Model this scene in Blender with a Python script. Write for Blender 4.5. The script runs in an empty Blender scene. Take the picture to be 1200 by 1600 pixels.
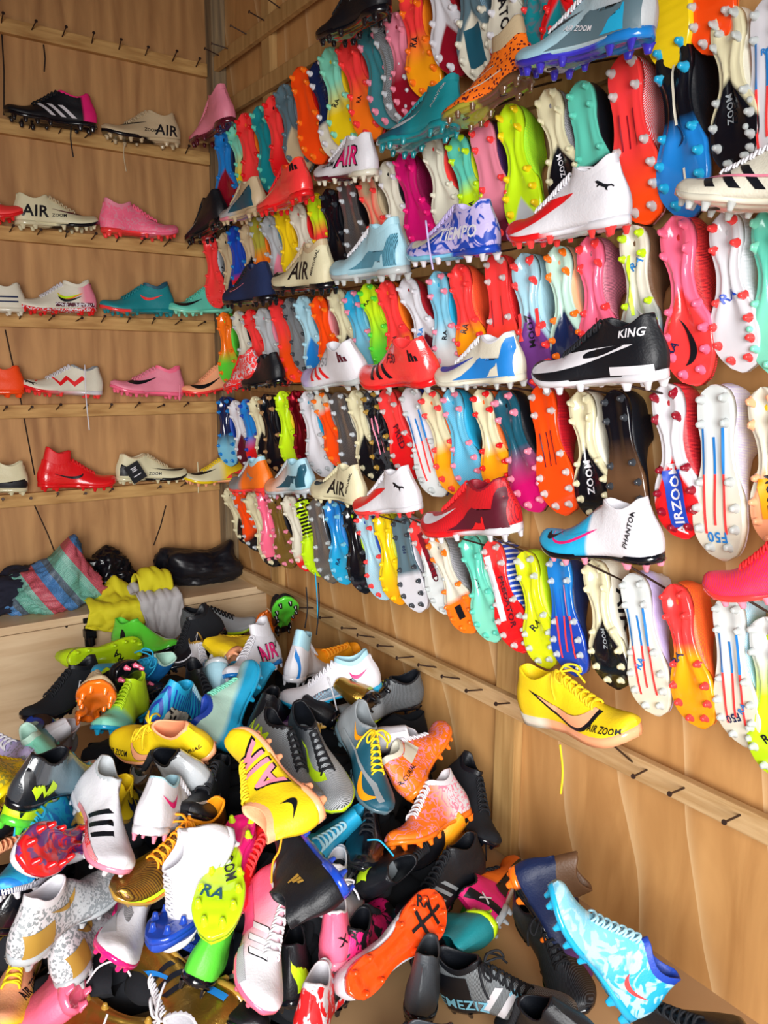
import bpy, bmesh, math, random, re
import numpy as np
from mathutils import Matrix, Vector
random.seed(7)
C = bpy.context.scene.collection
SC = bpy.context.scene
# ---------------------------------------------------------------- camera, light, exposure
# world: right wall is X=0, back wall is Y=0, platform floor is Z=0, metres
CAMP = Vector((-1.37, -3.075, 1.235))
F_PX = 1260.75
PITCH, HEAD, ROLL = (math.radians(v) for v in (10.064, 34.854, 0.33))
cp, sp, cy, sy = math.cos(PITCH), math.sin(PITCH), math.cos(HEAD), math.sin(HEAD)
FWD = Vector((sy*cp, cy*cp, -sp))
_r = Vector((cy, -sy, 0)); _u = _r.cross(FWD)
RGT = _r*math.cos(ROLL) + _u*math.sin(ROLL)
UPV = _u*math.cos(ROLL) - _r*math.sin(ROLL)
cam_d = bpy.data.cameras.new('camera'); cam = bpy.data.objects.new('camera', cam_d); C.objects.link(cam)
cam_d.sensor_fit = 'VERTICAL'; cam_d.sensor_height = 36.0; cam_d.lens = 36.0*F_PX/1600
cam_d.clip_start = 0.02
m = Matrix((RGT, UPV, -FWD)).transposed().to_4x4(); m.translation = CAMP; cam.matrix_world = m
SC.camera = cam
SC.view_settings.view_transform = 'Standard'; SC.view_settings.look = 'None'
SC.view_settings.gamma = 1; SC.view_settings.use_curve_mapping = False
SC.view_settings.exposure = 0.0
W = bpy.data.worlds.new('world'); SC.world = W; W.use_nodes = True
W.node_tree.nodes['Background'].inputs[0].default_value = (0.72, 0.83, 1.0, 1)
W.node_tree.nodes['Background'].inputs[1].default_value = 0.2
def area(name, loc, target, sx, sz, power, col):
    d = bpy.data.lights.new(name, 'AREA'); d.shape = 'RECTANGLE'; d.size = sx; d.size_y = sz
    d.energy = power; d.color = col
    o = bpy.data.objects.new(name, d); C.objects.link(o); o.location = loc
    o.rotation_euler = (Vector(target)-Vector(loc)).to_track_quat('-Z', 'Z').to_euler()
    return o
# daylight coming through the open shop front behind the photographer
sun_l = area('daylight_opening', (-1.95, -3.9, 1.2), (-0.1, -1.25, 0.38), 1.5, 1.5, 43, (1.0, 0.985, 0.965)); sun_l.data.spread = math.radians(92)

def pray(x, y):
    return FWD + RGT*((x-600)/F_PX) - UPV*((y-800)/F_PX)
def on_right(x, y, d=0.0):
    r = pray(x, y); return CAMP + r*((-d-CAMP.x)/r.x)
def on_back(x, y, d=0.0):
    r = pray(x, y); return CAMP + r*((-d-CAMP.y)/r.y)
def on_z(x, y, z):
    r = pray(x, y); return CAMP + r*((z-CAMP.z)/r.z)

# ---------------------------------------------------------------- colours and materials
def lin(h):
    v = [int(h[i:i+2], 16)/255 for i in (0, 2, 4)]
    return tuple(((c+.055)/1.055)**2.4 if c > .04045 else c/12.92 for c in v) + (1.0,)
PAL = {k: lin(v) for k, v in dict(
 white='dddce3', cream='ded7b2', ivory='e0dcca', beige='c9b490', grey='8d9499', dark_grey='3b4046', silver='b9bfc4',
 black='0c1018', navy='14254f', blue='1f7fd0', royal_blue='1c46b4', sky_blue='7cc4e0', light_blue='a9d6e6', teal='16868f', cyan='22a9d8',
 mint='86e0c4', pale_mint='c4ecdc', aqua='62cdb6', green='5cd83c', lime='c6ee1e', yellow='f4d21a', gold='b08a3a', orange='ff7a1c', deep_orange='ff4e14',
 coral='ff4040', red='e81c22', dark_red='8e1226', maroon='561426', pink='ff6f92', hot_pink='f0207c', magenta='c8136a', rose='f08ca4', lilac='c3b7e6', purple='6c3a86',
 brown='6a4c35', tan='b58a5c', peach='ffb184', clear='dbe2e2', amber='ffa417', slate='5a737e', petrol='1a5468', olive='a8a23a', chrome='c6ccd2', indigo='3a34b8',
 wood='c79a5e').items()}
_mats = {}
def nt(m): return m.node_tree.nodes, m.node_tree.links
def mth(N, L, op, a, b=None, clamp=False):
    n = N.new('ShaderNodeMath'); n.operation = op; n.use_clamp = clamp
    for i, v in enumerate((a, b)):
        if v is None: continue
        if isinstance(v, (int, float)): n.inputs[i].default_value = v
        else: L.new(v, n.inputs[i])
    return n.outputs[0]
def mixc(N, L, f, a, b):
    n = N.new('ShaderNodeMix'); n.data_type = 'RGBA'
    L.new(f, n.inputs[0])
    for i, v in ((6, a), (7, b)):
        if isinstance(v, tuple): n.inputs[i].default_value = v
        else: L.new(v, n.inputs[i])
    return n.outputs[2]
SPEC = re.compile(r'^(\w+?)(?:([>^!])(\w+?))?(?:@([\d.]+))?(?:~([\d.]+))?(?:\*(\w+):(\w+))?([+%=]?)$')
def mat(spec, role='upper'):
    key = (spec, role)
    if key in _mats: return _mats[key]
    g = SPEC.match(spec); assert g, spec
    c1, op, c2, pos, soft, pat, pc, fin = g.groups()
    m = bpy.data.materials.new('%s_%s' % (role, re.sub(r'\W+', '_', spec))); m.use_nodes = True
    N, L = nt(m); B = N['Principled BSDF']
    tc = N.new('ShaderNodeTexCoord'); sep = N.new('ShaderNodeSeparateXYZ'); L.new(tc.outputs['Object'], sep.inputs[0])
    col = PAL[c1]
    if op:
        pos = float(pos or .5); soft = float(soft or (.04 if role != 'upper' else .12))
        s = mth(N, L, 'MULTIPLY_ADD', sep.outputs[0], 1/.28); N[-1].inputs[2].default_value = .5
        if op == '^': s = mth(N, L, 'MULTIPLY', sep.outputs[2], 1/.28)
        if op == '!':
            ay = mth(N, L, 'ABSOLUTE', sep.outputs[1]); ay = mth(N, L, 'MULTIPLY', ay, -1.7/.28)
            s = mth(N, L, 'ADD', s, ay)
        f = mth(N, L, 'SUBTRACT', s, pos-soft/2); f = mth(N, L, 'DIVIDE', f, soft, True)
        col = mixc(N, L, f, PAL[c1], PAL[c2])
    if pat:
        if pat == 'spots':
            v = N.new('ShaderNodeTexVoronoi'); v.inputs['Scale'].default_value = 110; L.new(tc.outputs['Object'], v.inputs[0])
            f = mth(N, L, 'LESS_THAN', v.outputs['Distance'], .36)
        elif pat == 'camo':
            v = N.new('ShaderNodeTexVoronoi'); v.distance = 'CHEBYCHEV'; v.inputs['Scale'].default_value = 240; L.new(tc.outputs['Object'], v.inputs[0])
            n2 = N.new('ShaderNodeTexNoise'); n2.inputs['Scale'].default_value = 22; L.new(tc.outputs['Object'], n2.inputs[0])
            s2 = N.new('ShaderNodeSeparateColor'); L.new(v.outputs['Color'], s2.inputs[0])
            a = mth(N, L, 'ADD', s2.outputs[0], n2.outputs[0]); f = mth(N, L, 'GREATER_THAN', a, 1.12)
        elif pat == 'marble':
            n2 = N.new('ShaderNodeTexNoise'); n2.inputs['Scale'].default_value = 26; n2.inputs['Distortion'].default_value = 1.6; L.new(tc.outputs['Object'], n2.inputs[0])
            a = mth(N, L, 'SUBTRACT', n2.outputs[0], .48); f = mth(N, L, 'MULTIPLY', a, 16, True)
        elif pat == 'worm':
            n2 = N.new('ShaderNodeTexNoise'); n2.inputs['Scale'].default_value = 40; n2.inputs['Distortion'].default_value = 1.2; L.new(tc.outputs['Object'], n2.inputs[0])
            a = mth(N, L, 'SUBTRACT', n2.outputs[0], .5); a = mth(N, L, 'ABSOLUTE', a); f = mth(N, L, 'LESS_THAN', a, .035)
        else:
            w = N.new('ShaderNodeTexWave'); w.inputs['Scale'].default_value = {'lines': 130, 'ribs': 24, 'mesh': 150}[pat]
            w.bands_direction = 'DIAGONAL' if pat == 'mesh' else 'X'; w.inputs['Distortion'].default_value = .6
            L.new(tc.outputs['Object'], w.inputs[0]); f = mth(N, L, 'GREATER_THAN', w.outputs['Fac'], .68)
        col = mixc(N, L, f, col, PAL[pc])
    if isinstance(col, tuple): B.inputs['Base Color'].default_value = col
    else: L.new(col, B.inputs['Base Color'])
    if role == 'upper':
        B.inputs['Roughness'].default_value = .5; rg = .5
        nz = N.new('ShaderNodeTexNoise'); nz.inputs['Scale'].default_value = 260; L.new(tc.outputs['Object'], nz.inputs[0])
        n3 = N.new('ShaderNodeTexNoise'); n3.inputs['Scale'].default_value = 28; L.new(tc.outputs['Object'], n3.inputs[0])
        ad = mth(N, L, 'MULTIPLY_ADD', n3.outputs[0], 3.0); L.new(nz.outputs[0], N[-1].inputs[2])
        bp = N.new('ShaderNodeBump'); bp.inputs['Strength'].default_value = .35; bp.inputs['Distance'].default_value = .0015
        L.new(ad, bp.inputs['Height']); L.new(bp.outputs[0], B.inputs['Normal'])
    elif role == 'plate':
        if spec == 'clear': B.inputs['Transmission Weight'].default_value = .35; B.inputs['IOR'].default_value = 1.3
        B.inputs['Roughness'].default_value = .2; B.inputs['Coat Weight'].default_value = .5; B.inputs['Coat Roughness'].default_value = .08
    elif role == 'lace':
        B.inputs['Roughness'].default_value = .8
    else: B.inputs['Roughness'].default_value = .45
    if fin == '+': B.inputs['Roughness'].default_value = .22; B.inputs['Coat Weight'].default_value = .6
    if fin == '%': B.inputs['Metallic'].default_value = .85; B.inputs['Roughness'].default_value = .28
    if fin == '=': B.inputs['Roughness'].default_value = .9; B.inputs['Coat Weight'].default_value = 0
    _mats[key] = m
    return m
def woodmat(name, a, b, scale=(1, 1, 1), grain=9.0, dist=3.0, rough=.6, streak=None):
    m = bpy.data.materials.new(name); m.use_nodes = True; N, L = nt(m); B = N['Principled BSDF']
    tc = N.new('ShaderNodeTexCoord'); mp = N.new('ShaderNodeMapping'); mp.inputs['Scale'].default_value = scale
    L.new(tc.outputs['Object'], mp.inputs[0])
    n1 = N.new('ShaderNodeTexNoise'); n1.inputs['Scale'].default_value = grain; n1.inputs['Detail'].default_value = 8; n1.inputs['Distortion'].default_value = dist*.25
    L.new(mp.outputs[0], n1.inputs[0])
    w = N.new('ShaderNodeTexWave'); w.wave_type = 'BANDS'; w.inputs['Scale'].default_value = grain*.28; w.inputs['Distortion'].default_value = dist*2.2
    w.inputs['Detail'].default_value = 4; w.inputs['Detail Scale'].default_value = 1.3; L.new(mp.outputs[0], w.inputs[0])
    f = mth(N, L, 'MULTIPLY_ADD', w.outputs['Fac'], .16); L.new(mth(N, L, 'MULTIPLY', n1.outputs[0], .88), N[-2].inputs[2])
    r = N.new('ShaderNodeValToRGB'); r.color_ramp.elements[0].position = .28; r.color_ramp.elements[1].position = .78
    r.color_ramp.elements[0].color = lin(a); r.color_ramp.elements[1].color = lin(b); L.new(f, r.inputs[0])
    col = r.outputs[0]
    if streak:
        w2 = N.new('ShaderNodeTexWave'); w2.wave_profile = 'SAW'; w2.inputs['Scale'].default_value = streak[1]; w2.inputs['Distortion'].default_value = 9
        w2.inputs['Detail'].default_value = 3; w2.inputs['Detail Scale'].default_value = .8
        mp2 = N.new('ShaderNodeMapping'); mp2.inputs['Rotation'].default_value = (streak[2], 0, 0); mp2.inputs['Scale'].default_value = (1, 1, .35)
        L.new(tc.outputs['Object'], mp2.inputs[0]); w2.bands_direction = 'Y'; L.new(mp2.outputs[0], w2.inputs[0])
        g = mth(N, L, 'POWER', w2.outputs['Fac'], 14); g = mth(N, L, 'MULTIPLY', g, .55)
        col = mixc(N, L, g, col, lin(streak[0]))
    L.new(col, B.inputs['Base Color']); B.inputs['Roughness'].default_value = rough
    bp = N.new('ShaderNodeBump'); bp.inputs['Strength'].default_value = .25; bp.inputs['Distance'].default_value = .003
    L.new(n1.outputs[0], bp.inputs['Height']); L.new(bp.outputs[0], B.inputs['Normal'])
    return m
M_PLYB = woodmat('plywood_back_wall', '9a6c40', 'cb9a62', (3.5, 1, .45), 5.0, 3.5, .65)
M_PLYR = woodmat('plywood_right_wall', 'b07f4a', 'd6a468', (1, 2.6, .5), 5.0, 4.0, .5, ('f0d2a2', 1.9, .5))
M_BATT = woodmat('batten_pine', 'a5773f', 'd6ab6a', (1.2, 1, 12), 6.0, 2.0, .7)
M_BATR = woodmat('batten_pine_right', 'a88250', 'd2b284', (1, 1.2, 12), 6.0, 2.0, .7)
M_STUD = woodmat('stud_pine', 'a17a45', 'c9a268', (9, 9, .7), 5.0, 2.0, .7)
M_OLD = woodmat('weathered_board', '5c5040', 'a8906a', (9, 9, .6), 5.0, 2.5, .8)
M_BENCH = woodmat('bench_plywood', 'c9a880', 'e6cca6', (.8, 2, 7), 5.0, 1.6, .55)
M_FLOOR = woodmat('cardboard_floor', 'a9835a', 'c09a6e', (1, 1, 1), 3.0, 1.0, .85)
M_CEIL = woodmat('ceiling_board', '70503a', '8a6546', (3, .6, 1), 4.0, 2.0, .8)
def plain(name, h, rough=.5, metal=0.0):
    m = bpy.data.materials.new(name); m.use_nodes = True; N, L = nt(m); B = N['Principled BSDF']
    B.inputs['Base Color'].default_value = lin(h); B.inputs['Roughness'].default_value = rough; B.inputs['Metallic'].default_value = metal
    return m
M_NAIL = plain('rusty_nail', '4a3a34', .5, .7); M_IRON = plain('black_iron', '14161c', .4, .5); M_GAP = plain('panel_gap', '2a1c12', .9)

# ---------------------------------------------------------------- generic mesh helpers
def link(name, me, parent=None, mats=()):
    o = bpy.data.objects.new(name, me); C.objects.link(o)
    if parent: o.parent = parent
    for i, mt in enumerate(mats):
        if i < len(me.materials):
            o.material_slots[i].link = 'OBJECT'; o.material_slots[i].material = mt
        else: me.materials.append(mt)
    return o
def mesh(name, V, Fs, smooth=True, midx=None, nslots=0):
    me = bpy.data.meshes.new(name); me.from_pydata([tuple(v) for v in V], [], [tuple(f) for f in Fs])
    if smooth: me.polygons.foreach_set('use_smooth', [True]*len(me.polygons))
    for _ in range(nslots): me.materials.append(None)
    if midx is not None: me.polygons.foreach_set('material_index', midx)
    me.update(); return me
def box_bm(bm, x0, x1, y0, y1, z0, z1):
    vs = [bm.verts.new((x, y, z)) for x in (x0, x1) for y in (y0, y1) for z in (z0, z1)]
    for f in ((0, 1, 3, 2), (4, 6, 7, 5), (0, 4, 5, 1), (2, 3, 7, 6), (0, 2, 6, 4), (1, 5, 7, 3)): bm.faces.new([vs[i] for i in f])
def box(name, b, mt, parent=None, bev=.0):
    bm = bmesh.new(); box_bm(bm, *b); bmesh.ops.recalc_face_normals(bm, faces=bm.faces)
    if bev: bmesh.ops.bevel(bm, geom=bm.edges[:], offset=bev, segments=2, affect='EDGES', profile=.6)
    me = bpy.data.meshes.new(name); bm.to_mesh(me); bm.free(); me.materials.append(mt)
    return link(name, me, parent)
def struct(o): o['kind'] = 'structure'; return o
def tag(o, label, cat, group=None):
    o['label'] = label; o['category'] = cat
    if group: o['group'] = group
    return o
def empty(name, loc):
    o = bpy.data.objects.new(name, None); C.objects.link(o); o.location = loc; o.empty_display_size = .05; return o
def tube(paths, r, n=5, flat=1.0):
    V, Fs = [], []
    for P in paths:
        P = [Vector(p) for p in P]; base = len(V); N = None
        for i, p in enumerate(P):
            t = (P[min(i+1, len(P)-1)]-P[max(i-1, 0)]).normalized()
            if N is None: N = t.orthogonal().normalized()
            N = (N-t*N.dot(t)).normalized(); Bn = t.cross(N)
            for k in range(n):
                a = 2*math.pi*k/n; V.append(p+N*(math.cos(a)*r)+Bn*(math.sin(a)*r*flat))
        for i in range(len(P)-1):
            for k in range(n):
                a = base+i*n+k; b = base+i*n+(k+1) % n; Fs.append((a, b, b+n, a+n))
        Fs.append(tuple(base+k for k in range(n))[::-1]); Fs.append(tuple(base+(len(P)-1)*n+k for k in range(n)))
    return V, Fs
def spline(P, n=6):
    P = [Vector(p) for p in P]; out = []
    for i in range(len(P)-1):
        p0, p1, p2, p3 = P[max(i-1, 0)], P[i], P[i+1], P[min(i+2, len(P)-1)]
        for k in range(n):
            t = k/n; out.append(.5*((2*p1)+(p2-p0)*t+(2*p0-5*p1+4*p2-p3)*t*t+(3*p1-p0-3*p2+p3)*t**3))
    return out+[P[-1]]

# ---------------------------------------------------------------- the room
T = .02
struct(box('wall_back', (-2.75, T, 0, T, -.3, 2.8), M_PLYB))
struct(box('wall_right', (0, T, -4.6, 0, -.3, 2.8), M_PLYR))
struct(box('floor', (-2.75, 0, -4.6, 0, -.04, 0), M_FLOOR))
struct(box('ceiling', (-2.75, T, -4.6, T, 2.8, 2.84), M_CEIL))
struct(box('wall_left', (-2.77, -2.75, -4.6, T, -.3, 2.8), M_PLYB))
struct(box('wall_front', (-2.75, T, -4.62, -4.6, 2.2, 2.8), M_PLYB))
tn = [0]
def trim(b, mt):
    tn[0] += 1; return struct(box('trim_%d' % tn[0], b, mt, bev=.003))
def yr(px, py): return on_right(px, py).y
trim((-.055, -.0, -.06, 0, 0, 2.8), M_OLD)                                    # corner post
y = yr(427, 80); trim((-.03, 0, y-.03, y+.03, 0, 2.8), M_STUD)               # stud by the corner
y = yr(800, 1180); trim((-.03, 0, y-.036, y+.036, 0, 2.8), M_STUD)             # stud at the middle
# dark seams where two plywood sheets of the back wall meet
for a, b in (((8, 515), (54, 742)), ((54, 790), (92, 880)), ((2, 40), (6, 180)), ((68, 70), (69, 112)), ((259, 790), (240, 852))):
    p, q = on_back(*a, .001), on_back(*b, .001); tn[0] += 1
    V, Fs = tube([[p, (p+q)/2+Vector((.004, 0, 0)), q]], .0028, 4); me = mesh('trim', V, Fs); me.materials.append(M_GAP)
    struct(link('trim_%d' % tn[0], me))

nail_me = None
def nail_mesh():
    global nail_me
    if nail_me is None:
        bm = bmesh.new()
        bmesh.ops.create_cone(bm, cap_ends=True, segments=8, radius1=.0021, radius2=.0021, depth=.06, matrix=Matrix.Translation((0, 0, .03)))
        bmesh.ops.create_cone(bm, cap_ends=True, segments=10, radius1=.0055, radius2=.0048, depth=.002, matrix=Matrix.Translation((0, 0, .06)))
        nail_me = bpy.data.meshes.new('nail'); bm.to_mesh(nail_me); bm.free(); nail_me.materials.append(M_NAIL)
    return nail_me
def nail(p, d, parent):
    o = link('nail', nail_mesh(), parent); d = Vector(d).normalized()
    o.matrix_local = Matrix.Translation(Vector(p)-parent.location) @ d.to_track_quat('Z', 'Y').to_matrix().to_4x4()
BG = 'nailed wooden battens'
# back wall battens: (pixel y of the top edge at the photo's left edge, label, nails' pixel x list)
BACK = [
 (30, 'topmost nailed batten on the back wall, with nothing on it', [1, 48, 95, 141, 183, 224, 266, 303]),
 (188, 'nailed batten under the black and pink striped boot', [44, 90, 130, 172, 211, 251, 287]),
 (355, 'nailed batten under the pale cream boot and the pink boot of the second shelf row', [14, 57, 101, 141, 180, 217, 254, 291]),
 (488, 'nailed batten under the red multicolour boot and the teal boot', [29, 75, 117, 157, 197, 236, 272, 308]),
 (623, 'nailed batten under the white zigzag boot and pink boot', [3, 43, 86, 129, 170, 209, 245, 286]),
 (768, 'lowest nailed batten, under the plain red boot', [3, 45, 88, 130, 170, 246, 282])]
ZB = []
for py, lab, nx in BACK:
    z = (on_back(0, py).z + on_back(300, {30: 98, 188: 236, 355: 381, 488: 502, 623: 636, 768: 754}[py]).z)/2; ZB.append(z)
    r = empty('wooden_batten', (-1.3, 0, z)); tag(r, lab, 'batten', BG)
    box('board', (-1.4, 1.24, -.025, 0, -.046, 0), M_BATT, r, .003)
    for px in nx:
        p = on_back(px, py, .02); nail((p.x, -.022, z-.02), (random.uniform(-.15, .15), -1, random.uniform(.15, .4)), r)
RIGHTZ = []; RBAT = []
RB = [(360, 88, 'topmost nailed batten on the right wall, bare near the corner', -.6, [(385, 55), (413, 38), (438, 22), (356, 82), (342, 92)]),
 (463, 105, 'wooden batten behind the first row of hanging boots', None, []),
 (1000, 80, 'wooden batten behind the second row of hanging boots', None, []),
 (1052, 340, 'wooden batten behind the third row of hanging boots', None, []),
 (1060, 607, 'wooden batten behind the fourth row of hanging boots', None, []),
 (1027, 900, 'wooden batten behind the fifth row of hanging boots', None, []),
 (1000, 1165, 'lowest nailed batten on the right wall, under the yellow indoor shoe', None,
  [(455, 922), (490, 938), (520, 952), (557, 975), (585, 987), (615, 997), (647, 1010), (682, 1030), (719, 1045), (754, 1066), (797, 1085), (1012, 1181), (1070, 1218), (1158, 1255)])]
for px, py, lab, ye, nx in RB:
    z = on_right(px, py).z; RIGHTZ.append(z)
    r = empty('wooden_batten', (0, -2.2, z)); RBAT.append(r); tag(r, lab, 'batten', BG)
    box('board', (-.05, -.03, -2.3, 2.2, -.05, .0), M_BATR if nx and py > 500 else M_STUD, r, .003)
    for a in nx:
        p = on_right(a[0], a[1], .05); nail((-.048, p.y, z-.016 if py > 500 else z-.01), (-1, random.uniform(-.2, .2), random.uniform(.1, .35)), r)
# ---------------------------------------------------------------- football boot kit (boot length 1 -> LB metres, x heel to toe, z up from the sole)
LB = .28
def hermite(xs, ys):
    xs, ys = np.array(xs, float), np.array(ys, float); d = np.gradient(ys, xs)
    dx = np.diff(xs); sl = np.diff(ys)/dx
    for i in range(len(sl)):                                       # keep it monotone between knots
        if abs(sl[i]) < 1e-9: d[i] = d[i+1] = 0
        else:
            for k in (i, i+1):
                if d[k]/sl[i] < 0: d[k] = 0
                elif abs(d[k]) > 3*abs(sl[i]): d[k] = 3*sl[i]
    def f(x):
        x = np.clip(np.asarray(x, float), xs[0], xs[-1]); i = np.clip(np.searchsorted(xs, x)-1, 0, len(xs)-2)
        h = dx[i]; t = (x-xs[i])/h
        return (2*t**3-3*t**2+1)*ys[i]+(t**3-2*t**2+t)*h*d[i]+(-2*t**3+3*t**2)*ys[i+1]+(t**3-t**2)*h*d[i+1]
    return f
OS = [0, .015, .05, .11, .2, .32, .43, .56, .68, .78, .87, .94, .98, 1.0]
LAT = hermite(OS, [.0, .048, .083, .106, .11, .104, .112, .142, .163, .162, .138, .096, .055, 0])
MED = hermite(OS, [.0, .048, .083, .104, .106, .090, .092, .124, .152, .160, .148, .112, .068, 0])
ZS = hermite([0, .1, .3, .5, .7, .85, 1], [.012, .004, .008, .006, .0, .014, .062])
TH = hermite([0, .3, .6, .9, 1], [.050, .042, .034, .034, .034])
TOP = hermite([0, .05, .14, .24, .33, .40, .48, .58, .7, .8, .9, .96, 1], [.36, .362, .325, .30, .325, .355, .32, .255, .19, .155, .133, .11, .072])
def hw(s, sd): return LAT(s) if sd > 0 else MED(s)
def wo(s):
    e = .082*np.sqrt(np.clip(1-((s-.215)/.195)**2, 0, 1)); return np.minimum(e, .8*LAT(s))
def shiftx(s, u):
    k = np.clip(1-s/.22, 0, 1)**1.5
    return k*(.022*u**1.2*2.2-.05*np.sin(np.pi*np.clip(u*1.25, 0, 1))*.5)*1.0
def upP(s, u, sd, foot=1):
    s = np.asarray(s, float); u = np.asarray(u, float)
    w0 = hw(s, sd*foot)*.97; w1 = wo(s)
    p = np.interp(s, [.38, .6, .9], [1.45, 1.75, 2.3]); q = np.interp(s, [.38, .9], [.85, .62])
    c = np.clip(1-np.clip(u, 0, 1)**p, 0, 1)**q
    w = w1+(w0-w1)*c+.010*np.sin(np.pi*np.clip(u*1.6, 0, 1))*np.clip(w0/.1, 0, 1)
    zb = ZS(s)+TH(s)*.8; z = zb+(ZS(s)+TOP(s)-zb)*u
    return s+shiftx(s, u), sd*w, z
def sideP(x, z, sd, foot=1):
    s = np.array(x, float)
    for _ in range(3):
        zb = ZS(s)+TH(s)*.8; u = np.clip((z-zb)/(ZS(s)+TOP(s)-zb), 0, .97); s = np.clip(x-shiftx(s, u), 0.004, .996)
    zb = ZS(s)+TH(s)*.8; u = np.clip((z-zb)/(ZS(s)+TOP(s)-zb), 0, .97)
    return upP(s, u, sd, foot)
_mc = {}
NS, NU = 38, 13
def toloc(V): return [((x-.5)*LB, y*LB, z*LB) for x, y, z in V]
def upper_mesh(foot):
    k = ('up', foot)
    if k in _mc: return _mc[k]
    s = .5*(1-np.cos(np.pi*np.linspace(0, 1, NS))); s[0] = .002; s[-1] = .999
    us = np.linspace(0, 1, NU)**.9; V = []
    for si in s:
        for sd in (1, -1):
            x, y, z = upP(np.full(NU, si), us, sd, foot)
            V += list(zip(x, y, z))
    Fs = []
    st = 2*NU
    for i in range(NS-1):
        for h in (0, 1):
            for j in range(NU-1):
                a = i*st+h*NU+j; b = a+st
                Fs.append((a, b, b+1, a+1) if h == 0 else (a, a+1, b+1, b))
        a = i*st; Fs.append((a, a+NU, a+st+NU, a+st))
        if not (.03 < .5*(s[i]+s[i+1]) < .405):
            a = i*st+NU-1; b = i*st+2*NU-1; Fs.append((a, a+st, b+st, b))
    for i in (0, NS-1):
        for j in range(NU-1):
            a = i*st+j; b = i*st+NU+j; Fs.append((a, a+1, b+1, b) if i == 0 else (b, b+1, a+1, a))
    _mc[k] = fixn(mesh('upper', toloc(V), Fs, nslots=1)); return _mc[k]
def fixn(me):
    bm = bmesh.new(); bm.from_mesh(me); bmesh.ops.remove_doubles(bm, verts=bm.verts, dist=.0003); bmesh.ops.recalc_face_normals(bm, faces=bm.faces); bm.to_mesh(me); bm.free(); return me
def collar_mesh(kind, foot):
    k = ('col', kind, foot)
    if k in _mc: return _mc[k]
    n = 15; t = np.linspace(0, 1, n); ss = .025+.385*.5*(1-np.cos(np.pi*t))
    ring = [(v, 1) for v in ss]+[(v, -1) for v in ss[::-1][1:-1]]
    R = []
    for v, sd in ring:
        x, y, z = upP(np.array([v]), np.array([1.0]), sd, foot); R.append(np.array([x[0], y[0], z[0]]))
    R = np.array(R); cen = R.mean(0); hh = {'low': (.008, .014), 'mid': (.05, .035), 'sock': (.16, .12)}[kind]
    V = []; rows = []
    def row(f):
        rows.append(len(V)); V.extend(f)
    fr = (R[:, 0]-R[:, 0].min())/(R[:, 0].max()-R[:, 0].min()); H = hh[0]+(hh[1]-hh[0])*fr
    T5 = [-.12, .25, .6, .9, 1.0] if kind != 'low' else [-1.2, .3, .8, 1.0]
    def sec(tt, ins):
        P = R.copy(); sc = 1-ins-(.10 if kind == 'sock' else .04)*max(tt, 0)
        P[:, 0] = cen[0]+(P[:, 0]-cen[0])*sc+max(tt, 0)*(.02 if kind == 'sock' else 0); P[:, 1] = P[:, 1]*sc; P[:, 2] = P[:, 2]+H*tt
        return [tuple(p) for p in P]
    for tt in T5: row(sec(tt, -.015 if kind == 'low' else 0))
    row(sec(1.03 if kind != 'low' else 1.2, .06)); row(sec(.9, .12)); row(sec(.2, .14))
    for zz, ins in ((.24, .1), (.15, -.02), (.085, -.05), (.07, .2)):
        P = R.copy(); sc = 1-ins
        P[:, 0] = cen[0]+.02+(P[:, 0]-cen[0])*sc; P[:, 1] = P[:, 1]*min(sc, .97); P[:, 2] = zz; row([tuple(p) for p in P])
    rows.append(len(V)); V.append((cen[0], 0, .07))
    m_ = len(ring); Fs = []
    for a, b in zip(rows[:-2], rows[1:-1]):
        for i in range(m_): Fs.append((a+i, a+(i+1) % m_, b+(i+1) % m_, b+i))
    for i in range(m_): Fs.append((rows[-2]+i, rows[-2]+(i+1) % m_, rows[-1]))
    _mc[k] = fixn(mesh('collar', toloc(V), Fs, nslots=1)); return _mc[k]
def plate_w(s, sd, sole):
    k = np.interp(s, [.2, .36, .48, .62], [1.0, .74, .74, 1.0] if sole == 'm' else [1.0, .82, .82, 1.0]) if sole not in ('flat', 'f') else 1.0
    return hw(s, sd)*1.02*k
def relief(s, v, sole):
    g = lambda x, c, w: np.exp(-((x-c)/w)**2)
    av = np.abs(v)
    if sole == 'flat': return .006*np.sin(s*90)*(av < .9)
    if sole == 'f':
        return .014*g(s, .14, .07)*g(v, 0, .45)-.010*(g(av, .5, .14))*g(s, .42, .2)+.010*g(v, 0, .3)*g(s, .45, .2)
    if sole == 'p':
        return -.012*g(av, .62, .16)*g(s, .4, .25)+.012*g(v, 0, .4)*g(s, .45, .3)+.004*np.sin(s*70)*g(v, 0, .45)+.02*g(s, .13, .06)*g(v, 0, .5)
    # split heel with a deep cup, two rails running into a spine
    sep = np.interp(s, [.2, .4, .55, .75], [.62, .30, .46, .75])
    return .042*g(s, .12, .075)*g(v, .05, .40)-.024*g(av, sep, .16)*np.interp(s, [.15, .25, .6, .85], [0, 1, 1, 0])+.016*g(v, 0, .22)*g(s, .62, .15)-.012*g(av, .7, .2)*g(s, .1, .1)
def soleP(s, y, sole, foot):
    s = np.asarray(s, float); y = np.asarray(y, float)
    w = np.where(y*foot > 0, plate_w(s, 1, sole), plate_w(s, -1, sole)); v = np.clip(y/np.maximum(w, .01), -1, 1)
    return s, y, ZS(s)+relief(s, v, sole)*np.clip(1.02-np.abs(v)**4, 0, 1)
STUDS = [(.075, .072), (.075, -.072), (.215, .078), (.215, -.078), (.545, .098), (.545, -.092), (.69, .128), (.69, -.118), (.81, .118), (.81, -.112), (.915, .055), (.92, -.065)]
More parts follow.
